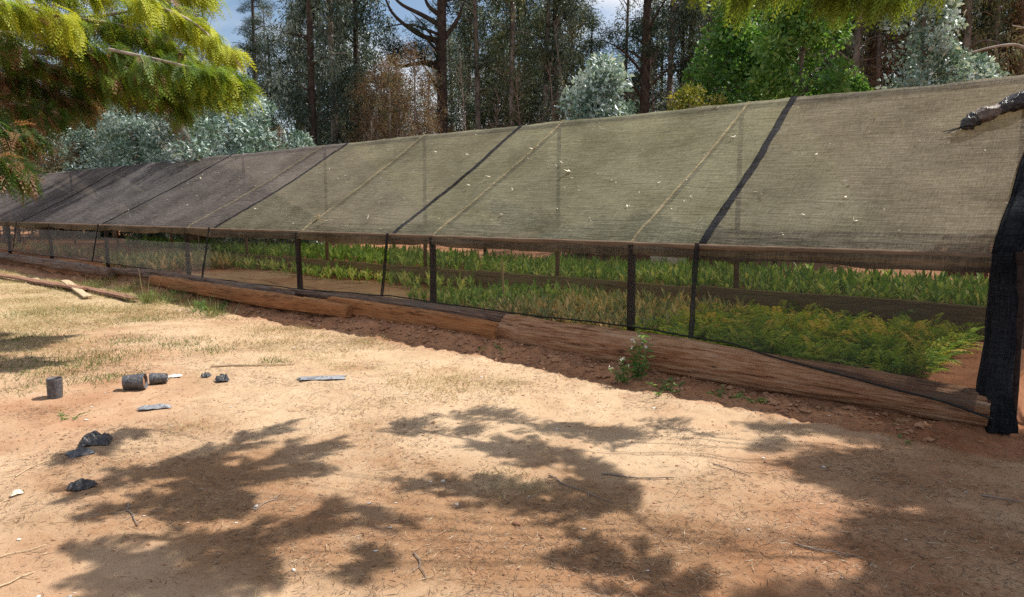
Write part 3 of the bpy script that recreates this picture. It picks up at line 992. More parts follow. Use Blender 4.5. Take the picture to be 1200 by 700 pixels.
# things beyond the shade house, seen under the eave
def sheet(name, label, cat, px0, px1, pyb, h, v, m_):
    # a ribbed sheet standing at the back, base on the ground
    Pa = at(px0, pyb, 1.0)
    def hit(x):
        d = ray(x, pyb)
        t = ((W(0, v) - EYE) @ V) / (d @ V)
        return EYE + d * t
    a, b = hit(px0), hit(px1)
    s0, _ = SV(a)
    s1, _ = SV(b)
    n = 60
    s = np.linspace(0, s1 - s0, n)
    z0 = a[2]
    y = 0.012 * np.sin(s * 2 * np.pi / 0.12)
    mb = MB()
    Zs = np.array([0, h])
    grid(mb, np.repeat(s[:, None], 2, 1), np.repeat(y[:, None], 2, 1), np.repeat(Zs[None, :], n, 0))
    grid(mb, np.repeat(s[:, None], 2, 1), np.repeat(y[:, None] + 0.008, 2, 1), np.repeat(Zs[None, ::-1], n, 0))
    boxm(mb, ((s1 - s0) / 2, 0.03, h * 0.5), (abs(s1 - s0), 0.03, 0.05))
    return mb.obj(name, M[m_], None, loc=W(s0, v, z0), rz=THU, label=label, category=cat)


sheet("white_sheet", "white ribbed panel standing behind the beds, under the eave", "panel", 762, 805, 312, 1.0, 6.0, 'white_sheet')
sheet("brown_sheet", "reddish brown ribbed panel left of the white panel", "panel", 690, 761, 310, 0.76, 6.0, 'brown_sheet')
sheet("brown_sheet", "dark brown low panel right of the white panel", "panel", 806, 860, 312, 0.66, 6.0, 'brown_sheet')
sheet("brown_sheet", "dark brown low panel behind the beds beside the corner post", "panel", 1108, 1158, 325, 0.7, 6.0, 'brown_sheet')
mb = MB()
boxm(mb, (0, 0, 0.075), (0.11, 0.01, 0.16), 0, 0.5, 0.004)
boxm(mb, (0, 0.02, -0.15), (0.02, 0.02, 0.32), 0, 0.5)
P = W(10.0, BV - 0.1, 0.0); P[2] = 0.98
mb.obj("white_tag", M['white_sheet'], None, loc=P, rz=THU, label="small white tag hanging at the back between two posts", category="tag")

# ------------------------------------------------------------------ seedlings
def seedling_upright(rng, H=0.42, nl=13):
    mb = MB()
    for i in range(nl):
        a = rng.uniform(0, 2 * np.pi)
        el = rng.uniform(0.55, 1.35)
        L = H * rng.uniform(0.35, 0.62)
        z0 = H * rng.uniform(0.05, 0.55)
        d = np.array([np.cos(a) * np.cos(el), np.sin(a) * np.cos(el), np.sin(el)])
        side = np.array([-np.sin(a), np.cos(a), 0])
        w = L * rng.uniform(0.16, 0.26)
        p0 = np.array([0, 0, z0])
        p1 = p0 + d * L * 0.5
        p2 = p0 + d * L * 0.98 - np.array([0, 0, L * rng.uniform(0, 0.2)])
        V_ = [p0, p1 - side * w / 2, p1 + side * w / 2, p2]
        mb.add(V_, [[0, 1, 3], [0, 3, 2]], rng.uniform(0, 1))
    tube(mb, [(0, 0, -0.03), (0.005, 0, H * 0.6)], [0.006, 0.003], 4, 0.2, caps=False)
    return mb


def seedling_feather(rng, H=0.42, ns=7):
    mb = MB()
    for i in range(ns):
        a = rng.uniform(0, 2 * np.pi)
        el = rng.uniform(0.5, 1.3)
        L = H * rng.uniform(0.6, 1.0)
        q = 9
        t = np.linspace(0.15, 1, q)
        C = np.stack([np.cos(a) * np.cos(el) * L * t, np.sin(a) * np.cos(el) * L * t, np.sin(el) * L * t - L * 0.3 * t ** 2.5], -1)
        side = np.array([-np.sin(a), np.cos(a), 0])
        B = np.repeat(C, 2, 0)
        sg = np.tile([1, -1], q)[:, None]
        D = side * sg + nrm(np.gradient(C, axis=0)).repeat(2, 0) * 0.9 - np.array([0, 0, 0.25])
        leaves(mb, B, D, (0.11 * (1.1 - t * 0.7)).repeat(2), 0.02, rng.uniform(0, 1) * 0.7 + 0.3 * rng.random(2 * q), rng)
    return mb


rs = np.random.default_rng(11)
seed_protos = {
    'a': [seedling_upright(rs).mesh("seedling", M['seed_a']) for _ in range(4)],
    'b': [seedling_feather(rs).mesh("seedling", M['seed_b']) for _ in range(4)],
    'c': [seedling_upright(rs, 0.28, 14).mesh("seedling", M['seed_c']) for _ in range(3)],
}


def stuff_from(meshes, pts, name, mat_, hs=(0.8, 1.2), **tags):
    """join many transformed copies of small meshes into one mesh"""
    mb = MB()
    data = []
    for me in meshes:
        n = len(me.vertices)
        v = np.empty(n * 3)
        me.vertices.foreach_get("co", v)
        a = np.empty(n)
        me.attributes["rnd"].data.foreach_get("value", a)
        tri, quad = [], []
        for p in me.polygons:
            (tri if len(p.vertices) == 3 else quad).append(list(p.vertices))
        data.append((v.reshape(-1, 3), a, np.array(tri, int).reshape(-1, 3), np.array(quad, int).reshape(-1, 4)))
    w = rs.integers(0, len(meshes), len(pts))
    for k, (v, a, tri, quad) in enumerate(data):
        P = pts[w == k]
        m = len(P)
        if not m:
            continue
        ang = rs.uniform(0, 2 * np.pi, m)
        sc = rs.uniform(hs[0], hs[1], m)
        c, s_ = np.cos(ang)[:, None], np.sin(ang)[:, None]
        X = (v[None, :, 0] * c - v[None, :, 1] * s_) * sc[:, None] + P[:, 0:1]
        Y = (v[None, :, 0] * s_ + v[None, :, 1] * c) * sc[:, None] + P[:, 1:2]
        Z = v[None, :, 2] * sc[:, None] + P[:, 2:3]
        Vv = np.stack([X, Y, Z], -1).reshape(-1, 3)
        off = (np.arange(m) * len(v))[:, None, None]
        aa = np.clip(a[None, :] + rs.uniform(-0.25, 0.25, m)[:, None], 0, 1).ravel()
        n0 = mb.n
        mb.v.append(Vv)
        mb.a.append(aa)
        mb.n += len(Vv)
        if len(tri):
            mb.f.append((tri[None] + off).reshape(-1, 3) + n0)
        if len(quad):
            mb.f.append((quad[None] + off).reshape(-1, 4) + n0)
    return mb.obj(name, mat_, None, **tags)


def bed_pts(s0, s1, v0, v1, sp, keep=1.0):
    s, v = np.meshgrid(np.arange(s0, s1, sp), np.arange(v0, v1, sp), indexing='ij')
    s = s.ravel() + rs.uniform(-.4, .4, s.size) * sp
    v = v.ravel() + rs.uniform(-.4, .4, v.size) * sp
    k = rs.random(len(s)) < keep
    return s[k], v[k]


def plant_bed(kind, s0, s1, v0, v1, sp, n_ind, label, group, keep=1.0, hs=(0.8, 1.2)):
    s, v = bed_pts(s0, s1, v0, v1, sp, keep)
    P = gw(s, v, -0.01)
    d = np.linalg.norm(P - EYE, axis=1) + v * 0.6
    o = np.argsort(d)
    for i in o[:n_ind]:
        ob = bpy.data.objects.new("seedling", seed_protos[kind][rs.integers(0, len(seed_protos[kind]))])
        link(ob, None, P[i], rs.uniform(0, 6.28), label=label, category="seedling", group=group)
        k = rs.uniform(*hs)
        ob.scale = (k, k, k * rs.uniform(0.9, 1.1))
    rest = P[o[n_ind:]]
    if len(rest):
        stuff_from(seed_protos[kind], rest, "seedlings", M['seed_' + kind], hs, kind="stuff", label=label, category="seedlings")


plant_bed('b', 0.72, 3.3, 0.12, 2.45, 0.15, 90, "feathery yellow green seedling in the front bed behind the near netting", "feathery seedlings in the front bed", 0.97, (0.75, 1.2))
plant_bed('c', 3.2, 5.6, 0.1, 2.45, 0.14, 60, "low dusty mixed seedling in the front bed above the thick log", "low seedlings in the front bed", 0.95, (0.8, 1.25))
plant_bed('a', 5.2, 7.4, 0.3, 2.45, 0.17, 50, "upright grey green seedling in the front bed beyond the peg", "upright seedlings in the front bed", 0.95, (0.6, 0.95))
plant_bed('a', 0.2, 8.5, 2.8, 5.2, 0.16, 90, "upright bright green seedling in the second bed behind the timber board", "seedlings in the second bed", 1.0, (0.68, 1.05))
plant_bed('a', 8.5, 24.0, 2.8, 5.2, 0.22, 0, "seedlings filling the far part of the second bed", "", 1.0, (0.75, 1.1))
plant_bed('a', 8.0, 16.0, 2.05, 2.45, 0.19, 0, "seedlings along the back of the front bed beyond bare soil", "", 0.95, (0.6, 0.95))
plant_bed('c', 15.6, 18.6, 0.3, 2.45, 0.17, 0, "grey green seedlings behind pale netting", "", 0.95, (1.1, 1.7))
plant_bed('c', 18.6, 30, 1.0, 2.4, 0.25, 0, "far patch of seedlings behind pale netting at left", "", 0.6, (0.8, 1.3))

# ------------------------------------------------------------------ ground litter
def inframe(P, m=40):
    x, y = pix(P)
    return (x > -m) & (x < 1200 + m) & (y > 0) & (y < 700 + m) & (P[:, 1] > 0.5)


rg = np.random.default_rng(5)


def scatter(n, dens, s0=-2, s1=30, v0=-6.6, v1=-0.35, bias=1.0):
    """random ground points weighted by dens(s, v) and by nearness"""
    s = s0 + (s1 - s0) * rg.random(n) ** bias
    v = rg.uniform(v0, v1, n)
    k = rg.random(n) < dens(s, v)
    s, v = s[k], v[k]
    P = gw(s, v)
    ok = inframe(P)
    return s[ok], v[ok], P[ok]


def d_grass(s, v):
    g, r, l = fields(s, v)
    n = fbm(s * 1.1 + 3, v * 1.1, 4, 0.6)
    return np.clip((g - 0.35 + n * 0.9) * 1.2, 0, 1)


# dry grass blades
s, v, P = scatter(520000, d_grass, s0=1, s1=30, bias=1.3)
n = len(P)
ang = rg.uniform(0, 6.28, n)
el = rg.uniform(0.1, 1.2, n)
D = np.stack([np.cos(ang) * np.cos(el), np.sin(ang) * np.cos(el), np.sin(el)], -1)
mb = MB()
leaves(mb, P, D, rg.uniform(0.03, 0.085, n), rg.uniform(0.003, 0.006, n), np.clip(rg.normal(0.55, 0.2, n) + 0.25 * fbm(s * 0.8, v * 0.8, 3), 0, 1), rg)
mb.obj("dry_grass", M['straw'], kind="stuff", label="short dry straw coloured grass on the trodden earth", category="grass")
# greener patches
def patch_grass(centres, nb, hl, mat_, name, label, spread=0.25, up=0.5):
    mb = MB()
    for (x, y, r) in centres:
        C = gp(x, y)
        k = int(nb * r / 0.3)
        off = rg.normal(size=(k, 2)) * r * 0.5
        Pg = np.c_[C[:2] + off, np.zeros(k)]
        s_, v_ = SV(Pg)
        Pg[:, 2] = gz(s_, v_)
        a_ = rg.uniform(0, 6.28, k)
        e_ = rg.uniform(up, 1.4, k)
        leaves(mb, Pg, np.stack([np.cos(a_) * np.cos(e_), np.sin(a_) * np.cos(e_), np.sin(e_)], -1), rg.uniform(*hl, k), 0.006, rg.uniform(0, 1, k), rg)
    return mb.obj(name, mat_, kind="stuff", label=label, category="grass")


patch_grass([(20, 430, .8), (60, 440, .8), (100, 428, .5), (130, 418, .5), (40, 395, .6), (90, 365, .6), (25, 370, .6), (150, 400, .4), (210, 405, .4), (250, 412, .3), (125, 445, .3), (170, 375, .5), (320, 425, .2)], 240, (0.03, 0.07), M['green_grass'], "green_grass", "greener short grass among the dry grass at left")
patch_grass([(175, 352, .35), (200, 356, .35), (235, 362, .3), (110, 338, .5), (150, 343, .4), (250, 372, .2)], 260, (0.08, 0.3), M['green_grass'], "bank_grass", "taller grass and weeds in the shade under the far logs")

# fallen needles and straw lying flat
def d_lit(s, v):
    g, r, l = fields(s, v)
    n = fbm(s * 1.7 + 30, v * 1.7 + 3, 4, 0.65)
    return np.clip(0.2 + 0.7 * l + n * 1.5, 0.04, 1)


s, v, P = scatter(220000, d_lit, s0=-2, s1=12, bias=1.25)
n = len(P)
P[:, 2] += rg.uniform(0.001, 0.010, n)
ang = rg.uniform(0, 6.28, n)
D = np.stack([np.cos(ang), np.sin(ang), rg.uniform(-0.05, 0.16, n)], -1)
mb = MB()
leaves(mb, P, D, rg.uniform(0.015, 0.06, n) * rg.choice([1, 1, 1.7], n), rg.uniform(0.0018, 0.0042, n), rg.random(n), rg, flat=1.0)
mb.obj("needle_litter", M['needle'], kind="stuff", label="fallen brown needles and straw on the earth", category="litter")


# clods and pebbles (small) : joined
def blob(rng, n=1, sub=1):
    V_ = np.array([[1, 0, 0], [-1, 0, 0], [0, 1, 0], [0, -1, 0], [0, 0, 1], [0, 0, -1], [.6, .6, .5], [-.6, .6, .5], [-.6, -.6, .5], [.6, -.6, .5]], float)
    F_ = np.array([[0, 6, 9], [6, 4, 9], [6, 2, 7], [6, 7, 4], [7, 1, 8], [7, 8, 4], [8, 3, 9], [8, 9, 4], [0, 2, 6], [1, 7, 2], [1, 3, 8], [0, 9, 3]])
    return V_ * (1 + rng.uniform(-.3, .3, (len(V_), 1))), F_


def d_all(s, v):
    return 0.35 + 0.6 * fbm(s * 1.4, v * 1.4 + 20, 3)


s, v, P = scatter(26000, d_all, s0=-2, s1=14, bias=1.3)
mbc = MB()
for i in range(len(P)):
    V_, F_ = blob(rg)
    r = 0.0035 + 0.010 * rg.random() ** 3
    mbc.add(V_ * [r, r * rg.uniform(.6, 1), r * 0.6] + P[i], F_, rg.random())
mbc.obj("earth_crumbs", M['clod'], kind="stuff", label="small red earth crumbs and grit", category="grit")
s, v, P = scatter(700, lambda s, v: 0.5 + 0 * s, s0=-2, s1=14, bias=1.3)
mbc = MB()
for i in range(len(P)):
    V_, F_ = blob(rg)
    r = 0.004 + 0.014 * rg.random() ** 3
    mbc.add(V_ * [r, r * rg.uniform(.4, 1), r * 0.35] + P[i] + [0, 0, .003], F_, rg.random())
mbc.obj("pale_chips", M['chip'], kind="stuff", label="small pale chips and bits strewn over the earth", category="chips")
# crumbly bank clods under the logs
s = rg.uniform(0.3, 18, 2600)
v = -0.3 - 0.5 * rg.random(2600) ** 1.5
P = gw(s, v)
mbc = MB()
for i in range(len(P)):
    V_, F_ = blob(rg)
    r = 0.008 + 0.035 * rg.random() ** 4
    mbc.add(V_ * [r, r, r * 0.7] + P[i], F_, rg.random())
mbc.obj("bank_clods", M['clod'], kind="stuff", label="red clods on the eroded bank under the logs", category="clods")

# twigs one can pick out
twigs = [((247, 431), (345, 429), .012, "long yellow reed lying beyond the lying pots"), ((705, 556), (790, 563), .006, "thin curved twig in the shade at centre right"), ((1150, 582), (1198, 590), .006, "dark twig near the right edge"), ((146, 592), (163, 617), .005, "small dark twig in the tree shadow at lower left"),
         ((0, 690), (40, 672), .005, "straw stem in the lower left corner"), ((20, 560), (70, 530), .004, "straw stem left of the torn bags"), ((483, 650), (500, 680), .004, "fine twig at the bottom centre"), ((640, 560), (720, 590), .005, "forked twig lying in the centre shadow"), ((835, 545), (880, 560), .004, "twig on the shaded earth right of centre"), ((0, 655), (55, 640), .004, "pale straw stem low at the left edge"), ((300, 600), (330, 580), .004, "thin twig across the left tree shadow"), ((930, 640), (1010, 655), .005, "long faint twig in the shade at lower right")]
for (a, b, r, lab) in twigs:
    p0, p1 = gp(*a), gp(*b)
    n = 9
    t = np.linspace(0, 1, n)[:, None]
    P = p0 * (1 - t) + p1 * t
    per = nrm(np.cross(p1 - p0, [0, 0, 1.0]))
    P = P + per * (0.05 * np.linalg.norm(p1 - p0)) * fbm(t * 3 + r * 999, t * 0, 2)
    s_, v_ = SV(P)
    P[:, 2] = gz(s_, v_) + r * 0.9 + 0.004
    mb = MB()
    tube(mb, P - p0, np.linspace(r, r * 0.5, n), 5)
    if r < .01:
        q = P[5] - p0
        e = q + (P[6] - P[5]) * 1.2 + per * 0.06
        tube(mb, [q, e], [r * .5, r * .25], 4)
    mb.obj("fallen_reed" if r > .01 else "twig", M['pale_board'] if r > .01 or 'straw' in lab else M['twig'], None, loc=p0, label=lab, category="reed" if r > .01 else "twig")

# pale stones / chips you can pick out
stones = [(605, 615, .018, "small buff stone in the centre shadow, largest of the pebbles"), (519, 565, .012, "white curled leaf scrap standing in the shadow left of centre"), (344, 669, .009, "white pebble at the bottom left of centre"), (535, 592, .01, "tiny white chip under the centre shadow"), (925, 497, .01, "pale chip on the shaded earth right of the weed"), (965, 548, .01, "pale chip on the shaded earth, lower right"), (636, 631, .010, "white chip below the buff stone"), (508, 496, .012, "small dark crumb on the bright sand"), (45, 700, .008, "pale chip in the bottom left corner"), (300, 594, .01, "pale chip in the left tree shadow"), (82, 700, .007, "whitish chip at the bottom left edge")]
for (x, y, r, lab) in stones:
    mb = MB()
    V_ = []
    nu, nv = 10, 6
    th2 = np.linspace(0, 2 * np.pi, nu, endpoint=False)
    ph = np.linspace(-1.4, 1.4, nv)
    X = np.cos(ph)[:, None] * np.cos(th2)[None]
    Y = np.cos(ph)[:, None] * np.sin(th2)[None] * 0.7
    Z = np.sin(ph)[:, None] * 0.5 + 0 * th2[None]
    k_ = 1 + 0.25 * fbm(X * 2 + x, Y * 2 + Z * 2, 3)
    Pp = np.stack([X * k_, Y * k_, Z * k_], -1) * r * 1.4
    i = np.arange(nv - 1)[:, None] * nu
    j = np.arange(nu)[None, :]
    k = (j + 1) % nu
    mb.add(Pp.reshape(-1, 3), np.stack([i + j, i + k, i + nu + k, i + nu + j], -1).reshape(-1, 4))
    mb.add(Pp[0], np.arange(nu)[None, ::-1])
    mb.add(Pp[-1], np.arange(nu)[None, :])
    mb.obj("pebble", M['clod'] if 'dark' in lab or 'buff' in lab else M['chip'], None, smooth=False, loc=gp(x, y, r * .4), rz=rg.uniform(0, 6), label=lab, category="pebble")

# ------------------------------------------------------------------ pots, bags, plastic scraps
def pot_mesh(r0, r1, h, seed, crumple=0.10, n=28, m=14):
    mb = MB()
    th3 = np.linspace(0, 2 * np.pi, n, endpoint=False)
    zz_ = np.linspace(0, h, m)
    R = np.interp(zz_, [0, h * .12, h * .9, h], [r0 * .97, r0, r1, r1 * .97])[:, None] * (1 + crumple * fbm(np.cos(th3)[None] * 2 + seed, np.sin(th3)[None] * 2 + zz_[:, None] * 9, 4, .6))
    Vv = np.stack([R * np.cos(th3), R * np.sin(th3), np.repeat(zz_[:, None], n, 1)], -1)
    i = np.arange(m - 1)[:, None] * n
    j = np.arange(n)[None, :]
    k = (j + 1) % n
    mb.add(Vv.reshape(-1, 3), np.stack([i + j, i + k, i + n + k, i + n + j], -1).reshape(-1, 4))
    mb.add(Vv[0], np.arange(n)[None, ::-1])
    mi = Vv[-1].copy()
    mi[:, :2] *= 0.93
    lo_ = mi.copy()
    lo_[:, 2] -= h * .12
    lo_[:, :2] *= .97
    a_ = np.arange(n)
    b_ = (a_ + 1) % n
    mb.add(np.vstack([Vv[-1], mi, lo_]), np.vstack([np.stack([a_, b_, n + b_, n + a_], -1), np.stack([n + a_, n + b_, 2 * n + b_, 2 * n + a_], -1)]))
    return mb, lo_


def pot(label, x, y, r0, r1, h, m_, lying=None, seed=1.0):
    P = gp(x, y)
    t = root("plant_pot", label, "pot", P)
    mb, lo_ = pot_mesh(r0, r1, h, seed)
    mb.obj("wall", M[m_], t, smooth=True)
    c = lo_.mean(0)
    mb2 = MB()
    n = len(lo_)
    lo2 = np.vstack([lo_ + [0, 0, -.002], c + [0, 0, h * .03]])
    mb2.add(lo2, np.stack([np.arange(n), (np.arange(n) + 1) % n, np.full(n, n)], -1))
    mb2.obj("soil", M['clod'], t)
    if lying is not None:
        t.rotation_euler = (math.pi / 2 * 0.97, 0, lying)
        t.location = P + np.array([0, 0, max(r0, r1) * 0.9])
    return t


pot("upright dusty black nursery pot standing by the shaded grass", 65, 466, 0.058, 0.064, 0.172, 'bag', seed=2)
pot("lying dusty black polybag pot, larger of the two side by side", 146, 457, 0.066, 0.072, 0.18, 'bag', lying=math.radians(100), seed=6)
pot("smaller grey polybag pot lying right of the larger one", 176, 451, 0.056, 0.042, 0.15, 'bag', lying=math.radians(108), seed=9)


def scrap(name, label, x, y, lx, ly, hz, m_, rz, seed, cat="plastic scrap", n=26, fold=2.0):
    """crumpled piece of polythene lying on the ground"""
    a = np.linspace(-1, 1, n)
    X, Y = np.meshgrid(a, a, indexing='ij')
    edge = 1 + 0.3 * fbm(np.arctan2(Y, X) * 1.3 + seed, X * 0 + seed, 3)
    Rr = np.maximum(np.abs(X), np.abs(Y))
    k_ = edge
    X2, Y2 = X * k_ * lx / 2, Y * k_ * ly / 2
    rid = np.abs(fbm(X * fold * .7 + seed, Y * fold * .7, 2, .5))
    Z = hz * (1 - Rr ** 3 * .9) * (0.55 + 0.9 * rid) + 0.12 * hz * fbm(X * 3 + seed, Y * 3, 2) + 0.004
    X2 = X2 + 0.25 * lx * 0.3 * fbm(X * 2, Y * 2 + seed, 2)
    P0 = gp(x, y)
    s_, v_ = SV(P0)
    mb = MB()
    grid(mb, X2, Y2, np.maximum(Z, 0.002))
    grid(mb, X2[:, ::-1], Y2[:, ::-1], np.maximum(Z, 0.002)[:, ::-1] - 0.002)
    return mb.obj(name, M[m_], None, smooth=True, loc=P0 + np.array([0, 0, .004]), rz=rz, label=label, category=cat)


scrap("torn_bag", "torn black polybag standing open in the left tree shadow", 112, 520, 0.19, 0.15, 0.075, 'bag_black', 0.3, 3.1, "bag")
scrap("torn_bag", "crumpled dusty grey end of polybag beside the torn black one", 94, 533, 0.15, 0.12, 0.04, 'bag', 0.7, 7.7, "bag")
scrap("plastic_scrap", "crumpled black plastic scrap nearest the lower left corner", 97, 572, 0.13, 0.10, 0.045, 'bag_black', 0.9, 5.2)
scrap("plastic_scrap", "grey crumpled scrap right of the lying pots", 261, 447, 0.12, 0.10, 0.07, 'bag', 0.5, 9.2)
scrap("plastic_scrap", "small dark scrap between the lying pots and the grey scrap", 242, 442, 0.09, 0.07, 0.045, 'bag', 1.5, 12.2)
scrap("plastic_scrap", "flat grey plastic strip lying alone on the pale sand", 378, 444, 0.48, 0.15, 0.02, 'bag_grey', 0.1, 15.2)
scrap("plastic_scrap", "flattened grey scrap between the lying pots and the tree shadow", 180, 479, 0.24, 0.09, 0.03, 'bag_grey', 0.4, 19.1)
scrap("paper_scrap", "whitish scrap just right of the smaller lying pot", 205, 442, 0.12, 0.08, 0.02, 'white_sheet', 0.4, 22.1)
scrap("paper_scrap", "whitish leaf scrap low at the left edge", 20, 580, 0.06, 0.035, 0.02, 'dry_leaf', 0.9, 25.1)

# ------------------------------------------------------------------ weeds
def weed(label, x, y, nst, H, lean, flowers=False, spread=0.12, leafL=0.08, seed=1, P=None):
    r_ = np.random.default_rng(seed)
    P0 = gp(x, y) if P is None else P
    t = root("weed", label, "weed", P0)
    st, lf, fl = MB(), MB(), MB()
    for i in range(nst):
        a = r_.uniform(0, 6.28)
        h = H * r_.uniform(.5, 1.05)
        b = np.array([r_.normal() * spread * .3, r_.normal() * spread * .3, -0.02])
        e = b + np.array([math.cos(a) * spread * h / H + lean * h, math.sin(a) * spread, h])
        Q = smooth_path([b, (b + e) / 2 + r_.normal(size=3) * .015, e], 9)
        tube(st, Q, np.linspace(.0045, .002, 9), 5, .4)
        m = int(10 + h * 28)
        tt = r_.uniform(.12, 1, m)
        B = np.stack([np.interp(tt, np.linspace(0, 1, 9), Q[:, k]) for k in range(3)], -1)
        aa = r_.uniform(0, 6.28, m)
        D = np.stack([np.cos(aa), np.sin(aa), r_.uniform(-.4, .8, m)], -1)
        leaves(lf, B, D, leafL * r_.uniform(.5, 1.2, m), leafL * .3 * r_.uniform(.7, 1.2, m), r_.random(m), r_)
        if flowers and i < 4:
            for _ in range(9):
                leaves(fl, (Q[-1] + r_.normal(size=3) * .008)[None], r_.normal(size=(1, 3)) + [0, 0, .6], np.array([.022]), np.array([.014]), .5, r_)
    st.obj("stem", M['weed'], t, smooth=True)
    lf.obj("leaf_mass", M['weed'], t, kind="stuff")
    if flowers:
        fl.obj("blossom", M['petal'], t)
    return t


weed("leafy green weed with whitish flower heads growing against the thick log", 748, 444, 6, 0.50, 0.0, True, 0.12, 0.085, 3)
weed("shorter whitish tipped weed just left of the leafy one by the log", 727, 452, 4, 0.27, -0.2, True, 0.08, 0.07, 4)
weed("low spreading weed at the foot of the thick log, right of the tall weed", 778, 457, 9, 0.12, 0, False, 0.22, 0.05, 5)
weed("small dark weed in the shade under the log right of centre", 857, 465, 6, 0.09, 0, False, 0.14, 0.05, 6)
weed("small dark weed under the log next to the first one, to its right", 885, 470, 6, 0.08, 0, False, 0.14, 0.045, 7)
weed("tiny weed in the shade near the corner post", 1060, 517, 4, 0.04, 0, False, 0.08, 0.03, 8)
weed("small grey green weed below the upright pot", 78, 489, 7, 0.05, 0, False, 0.12, 0.035, 9)
weed("weed tuft in the shade at the wooden peg", 588, 417, 7, 0.13, 0, False, 0.14, 0.06, 10)
weed("dark weeds in the shade under the long orange beam", 243, 366, 9, 0.22, 0, False, 0.3, 0.08, 11)
weed("dark weeds in shade behind the grass tuft at left", 190, 350, 9, 0.2, 0, False, 0.4, 0.08, 12)
weed("pale green seedling growing beside the second bed near the corner post", 0, 0, 3, 0.28, 0, False, 0.07, 0.09, 13, P=W(1.35, 2.35, 0.27))

# tuft with tall dry stems at the bark slab's end
Pt = gp(172, 356)
t = root("grass_tuft", "pale grass tuft with tall dry stems beside the bark slab end", "grass tuft", Pt)
mb = MB()
k = 130
a_ = rg.uniform(0, 6.28, k)
e_ = rg.uniform(.6, 1.4, k)
leaves(mb, np.c_[rg.normal(size=(k, 2)) * .05, np.zeros(k) - .01], np.stack([np.cos(a_) * np.cos(e_), np.sin(a_) * np.cos(e_), np.sin(e_)], -1), rg.uniform(.1, .3, k), .008, rg.uniform(.3, 1, k), rg)
mb.obj("blade_mass", M['green_grass'], t, kind="stuff")
for (dx, h) in ((-.12, .62), (0.06, .45), (.3, .5), (.42, .32)):
    mb = MB()
    tube(mb, [(dx * .3, 0, 0), (dx * .7, 0, h * .6), (dx, .02, h)], [.006, .004, .002], 5)
    mb.obj("dry_stem", M['straw'], t)

# ------------------------------------------------------------------ litter on the roof, bundle
rr_ = np.random.default_rng(21)
roof_bits = [(666, 205, .10), (508, 222, .06), (550, 184, .05), (624, 176, .05), (618, 188, .05), (862, 162, .06), (705, 152, .04), (735, 245, .05), (786, 246, .04), (552, 220, .05), (600, 225, .05), (659, 193, .05), (770, 217, .035), (453, 177, .05), (800, 240, .03), (956, 185, .04), (1028, 137, .05), (993, 216, .05), (1000, 262, .04), (895, 232, .05), (842, 245, .04), (370, 258, .1), (380, 262, .07), (430, 261, .07), (575, 210, .06), (300, 247, .05), (237, 210, .05), (512, 180, .05), (990, 235, .04), (945, 255, .04), (838, 128, .05), (1075, 168, .04), (690, 257, .04), (590, 253, .04)]


def roof_hit(x, y):
    best = None
    for t in np.linspace(0.01, 1, 200):
        d = ray(x, y)
        v = t * RV
        k = ((W(0, v) - EYE) @ V) / (d @ V)
        Pk = EYE + d * k
        s, _ = SV(Pk)
        q = roof_pt(s, t)
        e = abs(Pk[2] - q[2])
        if best is None or e < best[0]:
            best = (e, s, t)
    _, s, t = best
    q = roof_pt(s, t)
    return W(q[0], -q[1], q[2] + 0.012), s, t


for (x, y, r) in roof_bits:
    P, s, t = roof_hit(x, y)
    mb = MB()
    k = 3 if r > .07 else 2
    for _ in range(k):
        dd = nrm(rr_.normal(size=3) * [1, 1, .1] + [0, 0, .3])
        leaves(mb, (rr_.normal(size=(1, 3)) * r * .2), dd[None], np.array([r * 1.3]), np.array([r * .5]), .5, rr_, flat=1.0)
    mb.obj("dry_leaf", M['dry_leaf'], None, loc=P + np.array([0, 0, .012]), label="pale dry leaf lying on the shade cloth roof", category="leaf", group="dry leaves on the roof cloth")
# tiny bits
mb = MB()
n = 420
s = rr_.uniform(0.1, 18, n)
t = rr_.uniform(0.02, 0.98, n)
q = roof_pt(s, t)
Pw = W(q[:, 0], -q[:, 1], q[:, 2] + .006)
leaves(mb, Pw, rr_.normal(size=(n, 3)) * [1, 1, .1] + [0, 0, .2], rr_.uniform(.015, .045, n), .012, .5, rr_, flat=1.0)
mb.obj("leaf_bits", M['dry_leaf'], kind="stuff", label="tiny leaf bits scattered over the roof cloth", category="litter")

Pb, sb, tb = roof_hit(1126, 156)
Pe, se, te = roof_hit(1199, 127)
bun = root("plastic_bundle", "rolled bundle of black plastic and printed sack lying on the roof near its end", "bundle", Pb)
D = Pe - Pb


def crumpled(mb, a, b, R, seed, n=30, m=22, fl=0.95):
    t = np.linspace(0, 1, m)
    P = np.array(a)[None] * (1 - t[:, None]) + np.array(b)[None] * t[:, None]
    th4 = np.linspace(0, 2 * np.pi, n, endpoint=False)
    T = nrm(np.array(b) - np.array(a))
    X = nrm(np.cross(T, [0, 0, 1.0]))
    Y = np.cross(X, T)
    Rr = np.interp(t, np.linspace(0, 1, len(R)), R)[:, None] * (1 + .55 * fbm(np.cos(th4)[None] * 2.5 + seed, np.sin(th4)[None] * 2.5 + t[:, None] * 5, 4, .65))
    Vv = P[:, None] + Rr[..., None] * (np.cos(th4)[None, :, None] * X + fl * np.sin(th4)[None, :, None] * Y)
    i = np.arange(m - 1)[:, None] * n
    j = np.arange(n)[None, :]
    k = (j + 1) % n
    mb.add(Vv.reshape(-1, 3), np.stack([i + j, i + k, i + n + k, i + n + j], -1).reshape(-1, 4))
    mb.add(Vv[0], np.arange(n)[None, ::-1])
    mb.add(Vv[-1], np.arange(n)[None, :])


